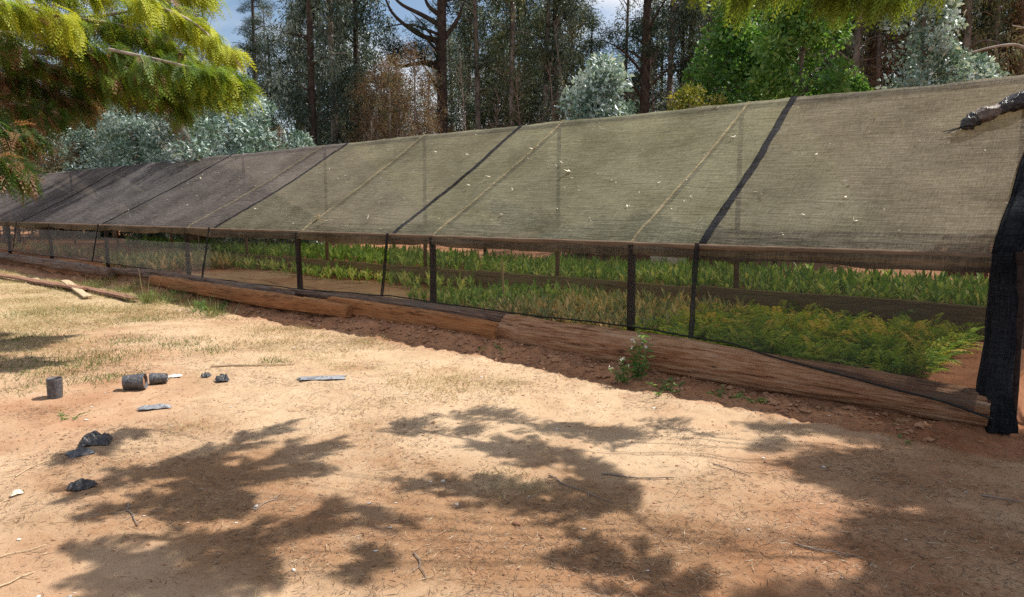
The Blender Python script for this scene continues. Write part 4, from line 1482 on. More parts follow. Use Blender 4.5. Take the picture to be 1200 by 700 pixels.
up = np.array([0, 0, .07])
mb = MB()
crumpled(mb, up * .5, D * .25 + up, [.02, .06, .075, .065], 2.0)
mb.obj("frayed_end", M['bag_black'], bun, smooth=True)
mb = MB()
crumpled(mb, D * .22 + up, D * .62 + up, [.065, .075, .065, .05], 5.0)
mb.obj("sack_wrap", M['bag_red'], bun, smooth=True, label="greyish printed sack wrap with a red patch")
mb = MB()
crumpled(mb, D * .6 + up, D * 1.15 + up, [.05, .075, .085, .07], 8.0)
mb.obj("plastic_roll", M['bag_black'], bun, smooth=True)
mb = MB()
for i in range(6):
    e = -D * rr_.uniform(.08, .2) + rr_.normal(size=3) * [.05, .05, .01]
    tube(mb, [up * .6, up * .5 + e], [.005, .002], 4)
mb.obj("loose_strands", M['rope'], bun)

# ------------------------------------------------------------------ trees
rt = np.random.default_rng(31)


def clumps(mb, C, R, n, L, Wd, droop, rng, abase=0.5, avar=0.5, shell=0.5, flat=0.0, out=0.6):
    """n leaves in each ellipsoid clump"""
    m = len(C)
    C = np.repeat(C, n, 0)
    R = np.repeat(np.broadcast_to(R, (m, 3)), n, 0)
    d = nrm(rng.normal(size=(m * n, 3)))
    rad = rng.random(m * n) ** shell
    B = C + d * rad[:, None] * R
    D = d * out + rng.normal(size=d.shape) * 0.5 + np.array([0, 0, -droop])
    a = np.repeat(rng.uniform(-.5, .5, m), n) * avar + abase + rng.uniform(-.3, .3, m * n)
    leaves(mb, B, D, L * rng.uniform(.6, 1.3, m * n), Wd * rng.uniform(.7, 1.2, m * n), np.clip(a, 0, 1), rng, flat)


def make_tree(name, label, cat, H, R, z0, ncl, nlf, L, Wd, droop, mleaf, mtrunk, r0=.16, prof='col', rng=rt, abase=.5, crad=.55, nbr=26, forks=0, stretch=1.0, shell=.6, bare=0, curve=.35):
    t = root(name, label, cat)
    tk = MB()
    bx = rng.normal() * curve
    by = rng.normal() * curve
    Pz = np.linspace(0, 1, 16)
    TP = np.stack([bx * Pz ** 2 + .15 * curve * fbm(Pz * 3 + bx * 9, Pz * 0, 2), by * Pz ** 2, Pz * H - .3], -1)
    tube(tk, TP, r0 * (1 - Pz * .85) + .012, 9, rough=.08, fr=2)
    for k in range(forks):
        i = rng.integers(2, 7)
        e = TP[i] + np.array([rng.normal() * R * .5, rng.normal() * R * .5, H * rng.uniform(.3, .5)])
        tube(tk, smooth_path([TP[i], (TP[i] + e) / 2 + rng.normal(size=3) * .2, e], 8), np.linspace(r0 * .5, .02, 8), 7)
    tips = []

    def rad(u):
        if prof == 'col':
            return R * (.55 + .45 * np.sin(np.pi * np.clip(u * .9 + .1, 0, 1)))
        if prof == 'cone':
            return R * (1.05 - u) ** .8
        if prof == 'round':
            return R * np.sqrt(np.clip(1 - (2 * u - 1) ** 2, .08, 1))
        if prof == 'cone2':
            return R * np.clip(1.15 - u ** 2.5, .12, 1)
        if prof == 'dome':
            return R * np.sqrt(np.clip(1 - (u * .98) ** 2, .05, 1))
        return R
    for k in range(nbr):
        u = (k + rng.random()) / nbr
        z = z0 + (H - z0) * u
        i = np.clip(int(z / H * 15), 0, 14)
        b = TP[i] + (TP[min(i + 1, 15)] - TP[i]) * (z / H * 15 - i)
        a = rng.uniform(0, 6.28)
        rr = rad(u) * rng.uniform(.5, 1.0)
        e = b + np.array([math.cos(a) * rr, math.sin(a) * rr, rr * rng.uniform(-.1, .7)])
        Q = smooth_path([b, (b + e) / 2 + [0, 0, rr * .12], e], 6)
        tube(tk, Q, np.linspace(r0 * .28 * (1 - u * .6) + .006, .006, 6), 5, caps=False)
        tips += [Q[3], Q[4], Q[5]]
    for k in range(bare):
        z = rng.uniform(z0 * .5, H * .9)
        b = np.array([0, 0, z]) + TP[int(z / H * 15)] * [1, 1, 0]
        a = rng.uniform(0, 6.28)
        ln = rng.uniform(.6, 1.6)
        tube(tk, smooth_path([b, b + np.array([math.cos(a) * ln * .5, math.sin(a) * ln * .5, .1]), b + np.array([math.cos(a) * ln, math.sin(a) * ln, rng.uniform(-.2, .5)])], 5), np.linspace(.02, .005, 5), 4, caps=False)
    tk.obj("trunk", mtrunk, t, smooth=True)
    cr = MB()
    C = []
    tips = np.array(tips)
    u = rng.random(ncl)
    for k in range(ncl):
        if k % 2 and len(tips):
            C.append(tips[rng.integers(len(tips))] + rng.normal(size=3) * crad * .4)
        else:
            a = rng.uniform(0, 6.28)
            z = z0 + (H - z0) * u[k]
            i = min(int(np.clip(z, 0, H) / H * 15), 15)
            rr = rad(u[k]) * math.sqrt(rng.random()) * .95
            C.append(TP[i] * [1, 1, 0] + np.array([math.cos(a) * rr, math.sin(a) * rr, z]))
    C = np.array(C)
    sc = crad * rng.uniform(.55, 1.25, (len(C), 1)) * np.array([[1, 1, stretch]])
    clumps(cr, C, sc, nlf, L, Wd, droop, rng, abase, .55, shell) if False else None
    for k in range(len(C)):
        pass
    m = len(C)
    Cn = np.repeat(C, nlf, 0)
    Rn = np.repeat(sc, nlf, 0)
    d = nrm(rng.normal(size=(m * nlf, 3)))
    B = Cn + d * (rng.random(m * nlf) ** shell)[:, None] * Rn
    D = d * .6 + rng.normal(size=d.shape) * .5 + np.array([0, 0, -droop])
    a = np.repeat(rng.uniform(-.3, .3, m), nlf) + abase + rng.uniform(-.28, .28, m * nlf)
    leaves(cr, B, D, L * rng.uniform(.6, 1.3, m * nlf), Wd * rng.uniform(.7, 1.2, m * nlf), np.clip(a, 0, 1), rng)
    cr.obj("crown", mleaf, t)
    return t


PARK = []


def gzw(x, y):
    s, v = SV(np.array([x, y, 0.0]))
    return float(gz(s, v))


used = {}


def place(proto, px, depth, scale=1.0, label=None, group=None, sz=None, rz=None):
    x = (px - 600) / F * depth
    z = gzw(x, depth) - .05
    rz = rt.uniform(0, 6.28) if rz is None else rz
    if proto.name not in used:
        used[proto.name] = 1
        proto.location = (x, depth, z)
        proto.rotation_euler = (0, 0, rz)
        proto.scale = (scale, scale, scale if sz is None else sz)
        if label:
            proto["label"] = label
        if group:
            proto["group"] = group
        return proto
    return dup(proto, (x, depth, z), rz, scale, label, group, sz)


euc = [make_tree("eucalyptus_tree", "tall dark blue green tree", "tree", 17, 1.5, 1.2, 150, 105, .17, .05, .9, M['euc'], M['trunk_dark'] if k_ != 1 else M['trunk_mottled'], .14, crad=.42, stretch=1.9, bare=10, nbr=34) for k_ in range(3)]
euo = [make_tree("eucalyptus_tree", "tall thin olive leaved tree", "tree", 16, 1.3, 2.5, 80, 85, .16, .045, .9, M['euc2'], M['trunk_mottled'], .11, crad=.42, stretch=1.9, bare=18, nbr=34) for _ in range(2)]
brn = [make_tree("dry_tree", "thin tree with dry brown foliage", "tree", 11, 1.1, .4, 105, 60, .13, .04, .9, M['brown'], M['trunk_mottled'], .08, crad=.38, stretch=2.0, bare=14) for _ in range(3)]
pin = [make_tree("pine_tree", "tall dark pine", "tree", 19, 2.6, 4.5, 70, 200, .2, .02, .1, M['pine'], M['trunk_dark'], .22, prof='cone', crad=.5, stretch=.5, nbr=34, bare=16) for _ in range(2)]
slv = [make_tree("silver_shrub", "silver leaved shrub", "shrub", 4.6, 1.0, .2, 150, 75, .14, .075, .0, M['silver'], M['twig'], .05, prof='cone2', crad=.30, nbr=50, shell=.4),
       make_tree("silver_shrub", "silver leaved shrub", "shrub", 4.7, 1.9, .1, 210, 80, .15, .07, .0, M['silver'], M['twig'], .05, prof='round', crad=.34, nbr=60, shell=.4)]
slc = make_tree("silver_tree", "tall silver blue leaved young tree", "tree", 7.2, .75, .3, 200, 80, .10, .065, .0, M['silver'], M['twig'], .06, prof='col', crad=.28, nbr=40, shell=.4, abase=.4)
brd = [make_tree("broadleaf_shrub", "bright green broad leaved shrub", "shrub", 5.6, 1.25, .1, 190, 85, .13, .08, .0, M['broad'], M['twig'], .07, prof='cone2', crad=.34, nbr=60, shell=.4) for _ in range(2)]
yel = [make_tree("yellow_shrub", "yellow green low shrub", "shrub", 3.7, 1.0, .2, 110, 60, .09, .05, .0, M['yellow'], M['twig'], .03, prof='round', crad=.22, nbr=40, shell=.4) for _ in range(2)]


def make_sapling(name, label, H, n, m_, seed, spread=.5, kink=.1):
    r_ = np.random.default_rng(seed)
    t = root(name, label, "sapling")
    mb = MB()
    Z = np.linspace(0, 1, 14)
    x0, y0 = r_.normal(size=2) * spread
    P = np.stack([x0 * Z + kink * fbm(Z * 3 + seed, Z * 0, 3), y0 * Z + kink * fbm(Z * 3, Z * 0 + seed, 3), Z * H - .1], -1)
    tube(mb, P, np.linspace(.035, .008, 14), 6)
    mb.obj("trunk", m_, t, smooth=True)
    mb = MB()
    for i in range(n):
        z = r_.uniform(.2, 1)
        b = np.array([np.interp(z, Z, P[:, k]) for k in range(3)])
        a = r_.uniform(0, 6.28)
        ln = r_.uniform(.3, 1.1) * (1.2 - z * .6)
        e = b + np.array([math.cos(a) * ln * .55, math.sin(a) * ln * .55, ln * .8])
        Q = smooth_path([b, (b + e) / 2 + r_.normal(size=3) * .04, e], 5)
        tube(mb, Q, np.linspace(.008, .0025, 5), 4, caps=False)
        for _ in range(3):
            q = Q[r_.integers(1, 5)]
            tube(mb, [q, q + r_.normal(size=3) * .12 + [0, 0, .16]], [.0035, .002], 3, caps=False)
    mb.obj("twigs", m_, t)
    return t


sap = [make_sapling("bare_sapling", "bare thin sapling", 7, 46, M['twig'], 40 + i) for i in range(3)]
sapb = [make_sapling("bare_sapling", "bare brown sapling", 5, 50, M['trunk_brown'], 50 + i, .4) for i in range(2)]

ORD = ["first", "second", "third", "fourth", "fifth", "sixth", "seventh", "eighth", "ninth", "tenth", "eleventh", "twelfth", "thirteenth"]


def ordl(pxs, i):
    return ORD[sorted(pxs).index(pxs[i])]


G_BACK = "tall trees of the forest behind the shade house"
# front row, placed where the photo shows them
place(euc[0], 371, 25.5, 1.0, "tall dark leafy tree left of centre, first right of the blue sky gap", sz=1.0)
place(euc[1], 396, 27.0, 1.0, "tall dark leafy tree beside the open trunk, second right of the sky gap")
place(euc[2], 422, 29.0, .95, "tall tree with thin dark trunk and grey green leaves left of the brown thicket")
place(pin[0], 519, 26.5, 1.0, "big pine with straight dark trunk and long bare branches reaching left", sz=1.0)
place(euo[0], 562, 27.5, 1.0, "olive leaved tree just right of the big pine")
place(euc[0], 600, 30, 1.0, "dark tree with tangled foliage right of the big pine")
place(euo[1], 636, 28, 1.0, "olive tree behind and left of the silver shrub")
place(euo[1], 598, 27, .95, "drooping olive tree left of the silver shrub")
place(euc[2], 650, 28.5, 1.0, "dark grey green tree directly behind the silver shrub")
place(euo[0], 672, 31, .95, "thin light trunked tree behind the silver shrub tip")
place(pin[1], 752, 28, .95, "dark pine trunk right of the silver shrub")
place(euc[1], 780, 29, 1.0, "dark tree behind the yellow green shrub")
place(euo[1], 728, 33, .9, "narrow olive tree right of the white sky gap")
place(euo[0], 820, 28, 1.0, "olive tree behind the left side of the broad green shrub")
for i, (px, dp) in enumerate([(445, 24), (460, 23.5), (475, 24.5), (490, 23.5), (503, 24.5), (430, 25), (452, 26)]):
    place(brn[i % 3], px, dp, .6 + .05 * (i % 3), ordl([445, 460, 475, 490, 503, 430, 452], i) + " slender dry tree from the left in the brown thicket left of the pine", "dry brown thicket trees", sz=.47 + .02 * (i % 4))
for i, (px, dp) in enumerate([(990, 21.5), (1018, 22), (1120, 21), (1150, 21.5), (1180, 22), (1210, 21), (1095, 24)]):
    place(brn[i % 3] if i % 2 else euo[i % 2], px, dp, 1.0, ordl([990, 1018, 1120, 1150, 1180, 1210, 1095], i) + " shaded thin tree from the left, right of the broad green shrub", "brown trees at the right", sz=1.0)
for i, (px, dp) in enumerate([(975, 24), (1008, 23), (1045, 25), (1110, 24), (1140, 24.5), (1172, 23.5), (1204, 24), (1236, 22), (940, 26), (900, 27), (868, 28)]):
    place(pin[i % 2] if i % 3 else euc[i % 3], px, dp, .95, ordl([975, 1008, 1045, 1110, 1140, 1172, 1204, 1236, 940, 900, 868], i) + " dark tall tree from the left, behind and right of the broad green shrub", "dark trees at the right")
# shrubs along the back
place(slv[1], 300, 21.5, 0.98, "large silver leaved shrub left of centre, right of the slanting trunk")
place(slv[1], 245, 24, 0.95, "silver leaved shrub behind the slanting trunk")
place(slv[0], 350, 21, 0.72, "small silver shrub at the foot of the dark trees")
place(slv[1], 180, 27, 0.95, "silver leaved shrub under the golden cypress branch")
place(slv[1], 128, 31, 1.05, "silver leaved shrub under the cypress, second from the left edge")
place(slv[1], 80, 34, 1.1, "silver leaved shrub at the far left behind the roof")
place(yel[0], 40, 36, 1.3, "green shrub behind the roof at the left edge")
place(slv[0], 682, 16.5, 0.93, "silver leaved shrub standing alone behind the roof ridge at centre")
place(slv[0], 708, 16.8, 0.72, "low silver shrub joined to the right of the centre one")
place(slc, 1078, 14.5, 0.95, "tall silver blue young tree at the right behind the ridge")
place(brd[0], 918, 15.5, 0.97, "bright green broad leaved shrub behind the ridge, right of centre")
place(brd[1], 858, 16.5, 0.95, "green broad leaved shrub joined to the left of the bright one")
place(yel[0], 808, 15, 0.93, "yellow green low shrub behind the ridge left of the broad green one")
place(yel[1], 775, 15.5, 0.85, "small yellow tipped shrub left of the yellow green one")
place(yel[1], 852, 14.6, 0.85, "low yellow green shrub in front of the broad green one")
place(brd[1], 500, 24, 0.42, "low green bush at the foot of the brown thicket")
place(brd[0], 425, 24, 0.40, "low green bush left of the brown thicket")
place(brd[0], 985, 15, 0.6, "low green bush in front of the shaded trunks at the right")
place(slv[0], 1130, 15.5, 0.8, "sparse silver sprout right of the tall silver tree")
# saplings
for i, (px, dp, sc, lab) in enumerate([(276, 26, 1.3, "bare leafless tree against the blue sky gap"), (262, 27, 1.1, "second bare tree in the blue sky gap"), (430, 22, .55, "thin pale bent sapling in the brown thicket"), (833, 17, .55, "pale leaning pole like sapling left of the green shrub"), (815, 17.5, .5, "thin brown sapling left of the pale leaning one"), (555, 24, .8, "pale thin trunk leaning right of the pine"), (675, 26, 1.0, "pale thin trunk rising behind the silver shrub"), (740, 24, .6, "bare brown sapling right of the silver shrub"), (640, 22, .5, "bare arching sapling left of the silver shrub"), (235, 20, .5, "bare twigs among the silver shrubs"), (500, 24, .6, "thin stem in the right of the brown thicket"), (460, 24, .55, "thin stem in the middle of the brown thicket")]):
    place((sap if i % 2 == 0 else sap)[i % 3], px, dp, sc, lab)
for i, px in enumerate([575, 610, 655, 715, 735, 765, 790, 850, 1010, 1055, 1130, 1165, 1195]):
    place(sapb[i % 2], px, 21 + (i % 4), .8 + .1 * (i % 3), ORD[i] + " brown leafless understorey sapling from the left along the shaded forest edge", "brown understorey saplings")
# leaning trunk under the cypress (left), stands behind the roof
t = root("leaning_tree", "slanting reddish brown trunk among the silver shrubs at left", "tree", at(224, 195, 22.4))
P0 = at(224, 195, 22.4)
zg = gzw(P0[0], P0[1])
t.location = (P0[0], P0[1], zg)
mb = MB()
Q = [np.array([.15, 0, -.2]), at(224, 183, 22.4) - [P0[0], P0[1], zg], at(210, 150, 22.4) - [P0[0], P0[1], zg], at(205, 110, 22.4) - [P0[0], P0[1], zg], at(196, 40, 22.5) - [P0[0], P0[1], zg], at(190, -60, 22.5) - [P0[0], P0[1], zg]]
tube(mb, smooth_path(Q, 24), np.linspace(.26, .15, 24), 12, rough=.12)
tube(mb, smooth_path([Q[1] + [0, 0, .1], at(236, 250, 25) - [P0[0], P0[1], zg], at(250, 135, 22.4) - [P0[0], P0[1], zg]], 8), np.linspace(.05, .015, 8), 7)
tube(mb, smooth_path([Q[2], at(188, 135, 22.4) - [P0[0], P0[1], zg], at(178, 120, 22.4) - [P0[0], P0[1], zg]], 8), np.linspace(.05, .015, 8), 7)
mb.obj("trunk", M['trunk_brown'], t, smooth=True)
mb = MB()
C = np.array([at(190 + rt.uniform(-40, 40), rt.uniform(-70, 60), 22.6 + rt.uniform(-.8, .8)) for _ in range(70)]) - [P0[0], P0[1], zg]
clumps(mb, C, .35, 90, .12, .03, .6, rt, .45, .5)
mb.obj("crown", M['euc2'], t)
# pine's long bare branches
pt = [o for o in bpy.data.objects if o.name.startswith("pine_tree") and "long bare branches" in str(o.get("label"))][0]
mb = MB()
PB = np.array([(519 - 600) / F * 26.5, 26.5, 0])
PB[2] = gzw(PB[0], PB[1]) - .05
for q in [[(519, 50), (490, 40), (462, 18), (450, -5)], [(519, 32), (495, 18), (470, 5), (455, -12)], [(519, 82), (495, 74), (470, 78), (455, 70)], [(519, 75), (500, 72), (480, 60)], [(519, 48), (535, 25), (543, 5)], [(519, 20), (503, 8), (495, -10)]]:
    Q = np.array([at(x, y, 26.5 + .1 * i) for i, (x, y) in enumerate(q)]) - PB
    tube(mb, smooth_path(Q, 12), np.linspace(.10, .03, 12), 7)
ob = mb.obj("limbs", M['trunk_dark'], None, smooth=True)
ob.parent = pt
ob.matrix_parent_inverse = Matrix.Identity(4)
pt.rotation_euler = (0, 0, 0)
pt.scale = (1, 1, 1)
mb = MB()
C = np.array([at(478 + rt.uniform(-28, 30), 58 + rt.uniform(-10, 12), 26.5 + rt.uniform(-.6, .6)) for _ in range(26)]) - PB
clumps(mb, C, .4, 150, .16, .02, .1, rt, .4, .4)
ob = mb.obj("foliage_pad", M['pine'], pt)
# pale arching branch at right
t = root("arching_branch_sapling", "pale arching bare branch reaching out at the right edge", "sapling", at(1230, 120, 15))
P0 = at(1230, 120, 15)
zg = gzw(P0[0], P0[1])
t.location = (P0[0], P0[1], zg)
o_ = np.array([P0[0], P0[1], zg])
mb = MB()
tube(mb, smooth_path([np.array([0, 0, -.1]), at(1228, 90, 15) - o_, at(1200, 56, 15) - o_, at(1165, 55, 15) - o_, at(1112, 70, 15) - o_], 20), np.linspace(.05, .012, 20), 8)
tube(mb, smooth_path([at(1232, 100, 15) - o_, at(1225, 50, 15) - o_, at(1205, 35, 15) - o_, at(1186, 30, 15) - o_], 14), np.linspace(.035, .01, 14), 7)
mb.obj("branch", M['trunk_pale'], t, smooth=True)

# deep forest behind
lab_far = "tree trunk and crown deep in the forest behind"
kinds = euc + euo + pin + euc + euo + [brn[0]]
for row, (dp, st) in enumerate([(33, 1.9), (38, 2.1), (44, 2.3), (52, 2.5)]):
    xs = np.arange(-dp * .85, dp * .80, st * 0.92)
    for i, x in enumerate(xs):
        px = x / dp * F + 600
        gap = (248 < px < 312) or (448 < px < 468 and row > 0) or (row < 3 and 693 < px < 716 and i % 2)
        if gap:
            continue
        k_ = kinds[rt.integers(0, len(kinds))]
        hs_ = rt.uniform(.75, 1.0) * (.45 if 422 < px < 512 else .55 if 690 < px < 750 else .62 if (rt.random() < .45 and px < 850) else 1.0)
        if px < 250:
            hs_ *= .8
        dup(k_, (x + rt.uniform(-.5, .5), dp + rt.uniform(-1.5, 1.5), gzw(x, dp) - .1), rt.uniform(0, 6.28), rt.uniform(.85, 1.1), "tree deep in the forest behind, one of the crowded dark trunks", "trees deep in the forest", hs_)
# low brush hiding the forest floor
for i in range(46):
    px = -60 + i * 28
    if 250 < px < 315:
        pass
    dp = 29 + 4 * rt.random()
    k_ = [euo[1], brn[1], brn[2], euo[0]][i % 4]
    dup(k_, ((px - 600) / F * dp, dp, gzw((px - 600) / F * dp, dp) - .3), rt.uniform(0, 6.28), .7, "low brush at the forest edge", "brush at the forest edge", .22 if 240 < px < 320 else .38)

# ------------------------------------------------------------------ cypresses close to the viewer
def spray_template(nn=9, sub=2):
    """flat fern-like spray along +x, unit length; returns base, dir, len, width arrays"""
    B, D, L, Wd = [], [], [], []
    t = np.linspace(.08, .97, nn)
    for i, u in enumerate(t):
        for sg in (1, -1):
            ln = .46 * (1 - u) ** .7 + .09
            d = np.array([.75, sg * .66, 0])
            b = np.array([u, 0, -.12 * u * u])
            B.append(b); D.append(d); L.append(ln); Wd.append(.045)
            for k in range(sub):
                w = (.35 + .35 * k)
                bb = b + d * ln * w
                for s2 in (1, -1):
                    B.append(bb); D.append(np.array([.75 * .7 - s2 * .66 * .6 * sg, sg * .66 * .7 + s2 * .6 * .75, 0])); L.append(ln * .42 * (1 - w * .4)); Wd.append(.032)
    B.append(np.array([0, 0, 0.])); D.append(np.array([1., 0, -.1])); L.append(1.08); Wd.append(.035)
    return np.array(B), nrm(np.array(D)), np.array(L), np.array(Wd)


def add_sprays(mb, P, D, size, a, rng, tpl, wk=1.2):
    """place spray templates: base P, direction D"""
    B, Dl, L, Wd = tpl
    n, m = len(P), len(B)
    X = nrm(D)
    Y = nrm(np.cross(np.array([0, 0, 1.0]) + .7 * rng.normal(size=(n, 3)), X))
    Z = np.cross(X, Y)
    sz = size[:, None, None]

    def tf(v):
        return v[None, :, 0:1] * X[:, None] + v[None, :, 1:2] * Y[:, None] + v[None, :, 2:3] * Z[:, None]
    Bw = P[:, None] + tf(B) * sz
    Dw = tf(Dl)
    # droop of tips
    Bw[..., 2] -= (B[None, :, 0] ** 2) * .28 * size[:, None]
    Dw[..., 2] -= .35 * B[None, :, 0]
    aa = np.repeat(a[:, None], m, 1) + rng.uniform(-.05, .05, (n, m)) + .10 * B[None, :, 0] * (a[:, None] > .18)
    Nn = np.repeat(Z[:, None], m, 1)
    Bf, Df = Bw.reshape(-1, 3), nrm(Dw.reshape(-1, 3))
    S = nrm(np.cross(Df, Nn.reshape(-1, 3)))
    Lf = (np.repeat(L[None], n, 0) * size[:, None]).reshape(-1, 1)
    Wf = (np.repeat(Wd[None], n, 0) * size[:, None]).reshape(-1, 1) * wk
    mid = Bf + Df * Lf * .5
    Vv = np.stack([Bf, mid - S * Wf / 2, Bf + Df * Lf, mid + S * Wf / 2], 1).reshape(-1, 3)
    mb.add(Vv, np.arange(len(Vv)).reshape(-1, 4), np.repeat(np.clip(aa.ravel(), 0, 1), 4))


rc = np.random.default_rng(77)


def bough(tw, sp, path, r0, ns, reach, size, acol, tpl, rng, droop=.5, twigs=True, dead=0.0):
    """a limb with side twigs and hanging sprays. acol(t, z) -> colour value"""
    Q = smooth_path(path, 22)
    tube(tw, Q, np.linspace(r0, .008, 22), 7, rough=.08)
    L = np.linalg.norm(np.diff(Q, axis=0), axis=1).sum()
    nt = max(3, int(L / .16))
    ends, tpar = [], []
    for i in range(nt):
        u = (i + rng.random()) / nt
        f_ = u * 21
        k = min(int(f_), 20)
        b = Q[k] + (Q[k + 1] - Q[k]) * (f_ - k)
        T = nrm(Q[k + 1] - Q[k])
        side = nrm(np.cross(T, [0, 0, 1.0])) * rng.choice([-1, 1])
        ln = reach * rng.uniform(.35, 1.0) * (1.15 - u * .75)
        d = nrm(T * .8 + side * rng.uniform(.4, 1.1) + np.array([0, 0, rng.uniform(-.5, .25)]))
        e = b + d * ln + np.array([0, 0, -.15 * ln])
        S_ = smooth_path([b, (b + e) / 2 + [0, 0, .05 * ln], e], 6)
        if twigs:
            tube(tw, S_, np.linspace(.014 if r0 >= .05 else .008, .003, 6), 4, caps=False)
        for q in range(1, 6):
            ends.append((S_[q], d, u))
    ends += [(Q[-1], nrm(Q[-1] - Q[-3]), 1.0)] * 6
    idx = rng.integers(0, len(ends), ns)
    P = np.array([ends[i][0] for i in idx]) + rng.normal(size=(ns, 3)) * .05
    D = np.array([ends[i][1] for i in idx]) * .8 + rng.normal(size=(ns, 3)) * .45 + [0, 0, -droop]
    uu = np.array([ends[i][2] for i in idx])
    a = acol(uu, P[:, 2], ns)
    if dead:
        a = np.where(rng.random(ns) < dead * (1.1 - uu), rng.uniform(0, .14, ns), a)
    add_sprays(sp, P, D, size * rng.uniform(.6, 1.3, ns), np.clip(a, 0, 1), rng, tpl)


# left golden cypress
TPL = spray_template(7, 1)
TPS = spray_template(6, 1)
cyl = root("cypress_tree", "golden green cypress whose drooping branches hang in at the top left", "tree", (-7.9, 8.6, gzw(-7.9, 8.6)))
o_ = np.array(cyl.location)
mb = MB()
Tk = np.array([[0, 0, -.2], [.05, 0, 1.5], [.0, .1, 3.5], [.1, .1, 6], [0, 0, 9.5]])
tube(mb, smooth_path(Tk, 20), np.linspace(.26, .05, 20), 14, rough=.12)
mb.obj("trunk", M['trunk_brown'], cyl, smooth=True)
tw, sp = MB(), MB()


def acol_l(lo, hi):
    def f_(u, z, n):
        return lo + (hi - lo) * u + .16 * (z - 3.0) - .06 + rc.normal(size=n) * .17  # tips golden by growth; sunlit yellow also put into the higher sprays' colour
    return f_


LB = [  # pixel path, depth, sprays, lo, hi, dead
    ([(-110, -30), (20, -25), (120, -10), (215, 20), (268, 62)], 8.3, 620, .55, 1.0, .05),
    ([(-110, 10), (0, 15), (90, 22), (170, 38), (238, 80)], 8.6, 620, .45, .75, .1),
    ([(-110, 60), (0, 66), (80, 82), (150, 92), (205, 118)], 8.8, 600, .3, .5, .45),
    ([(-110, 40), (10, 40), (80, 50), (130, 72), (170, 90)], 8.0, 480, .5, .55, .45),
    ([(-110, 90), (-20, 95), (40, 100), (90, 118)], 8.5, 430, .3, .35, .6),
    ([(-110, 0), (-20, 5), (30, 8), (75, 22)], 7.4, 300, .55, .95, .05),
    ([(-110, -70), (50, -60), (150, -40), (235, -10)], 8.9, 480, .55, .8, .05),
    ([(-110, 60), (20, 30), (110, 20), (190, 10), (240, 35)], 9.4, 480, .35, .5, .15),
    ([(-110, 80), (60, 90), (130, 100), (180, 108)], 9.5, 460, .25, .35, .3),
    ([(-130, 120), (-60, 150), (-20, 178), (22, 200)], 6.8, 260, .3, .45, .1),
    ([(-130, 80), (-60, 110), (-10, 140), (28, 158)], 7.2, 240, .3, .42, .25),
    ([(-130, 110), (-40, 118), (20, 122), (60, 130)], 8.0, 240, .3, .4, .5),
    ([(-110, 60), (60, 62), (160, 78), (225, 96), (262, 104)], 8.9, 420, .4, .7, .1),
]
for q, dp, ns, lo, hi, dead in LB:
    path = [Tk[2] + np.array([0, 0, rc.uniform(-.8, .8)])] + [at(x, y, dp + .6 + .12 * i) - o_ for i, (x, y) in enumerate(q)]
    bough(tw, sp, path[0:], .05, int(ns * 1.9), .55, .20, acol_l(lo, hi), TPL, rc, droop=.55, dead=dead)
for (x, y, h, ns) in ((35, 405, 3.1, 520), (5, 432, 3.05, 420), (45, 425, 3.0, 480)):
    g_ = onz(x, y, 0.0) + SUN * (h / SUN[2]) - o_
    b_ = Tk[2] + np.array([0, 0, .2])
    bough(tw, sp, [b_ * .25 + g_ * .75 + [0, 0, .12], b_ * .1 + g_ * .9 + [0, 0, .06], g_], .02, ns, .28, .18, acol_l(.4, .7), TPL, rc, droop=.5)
# upper crown, above the frame
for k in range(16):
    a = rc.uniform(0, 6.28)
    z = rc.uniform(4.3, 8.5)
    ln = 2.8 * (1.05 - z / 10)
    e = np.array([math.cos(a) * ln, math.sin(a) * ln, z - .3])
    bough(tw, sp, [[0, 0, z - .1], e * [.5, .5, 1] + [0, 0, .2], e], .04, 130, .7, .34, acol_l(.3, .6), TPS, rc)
tw.obj("branches", M['trunk_pale'], cyl, smooth=True, kind="stuff")
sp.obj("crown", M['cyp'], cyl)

# right cypress: its overhanging boughs shade the foreground
cyr = root("cypress_tree", "green cypress whose branch tips hang in at the top right", "tree", (10.4, 4.6, gzw(10.4, 4.6)))
o_ = np.array(cyr.location)
mb = MB()
Tk = np.array([[0, 0, -.3], [-.05, 0, 2], [.0, .1, 4], [.1, .1, 7], [0, 0, 11]])
tube(mb, smooth_path(Tk, 20), np.linspace(.34, .06, 20), 14, rough=.12)
mb.obj("trunk", M['trunk_brown'], cyr, smooth=True)
tw, sp = MB(), MB()


def up_sun(x, y, h):
    g = onz(x, y, 0.0)
    return g + SUN * (h / SUN[2])


def acol_r(u, z, n):
    return .45 + rc.normal(size=n) * .18


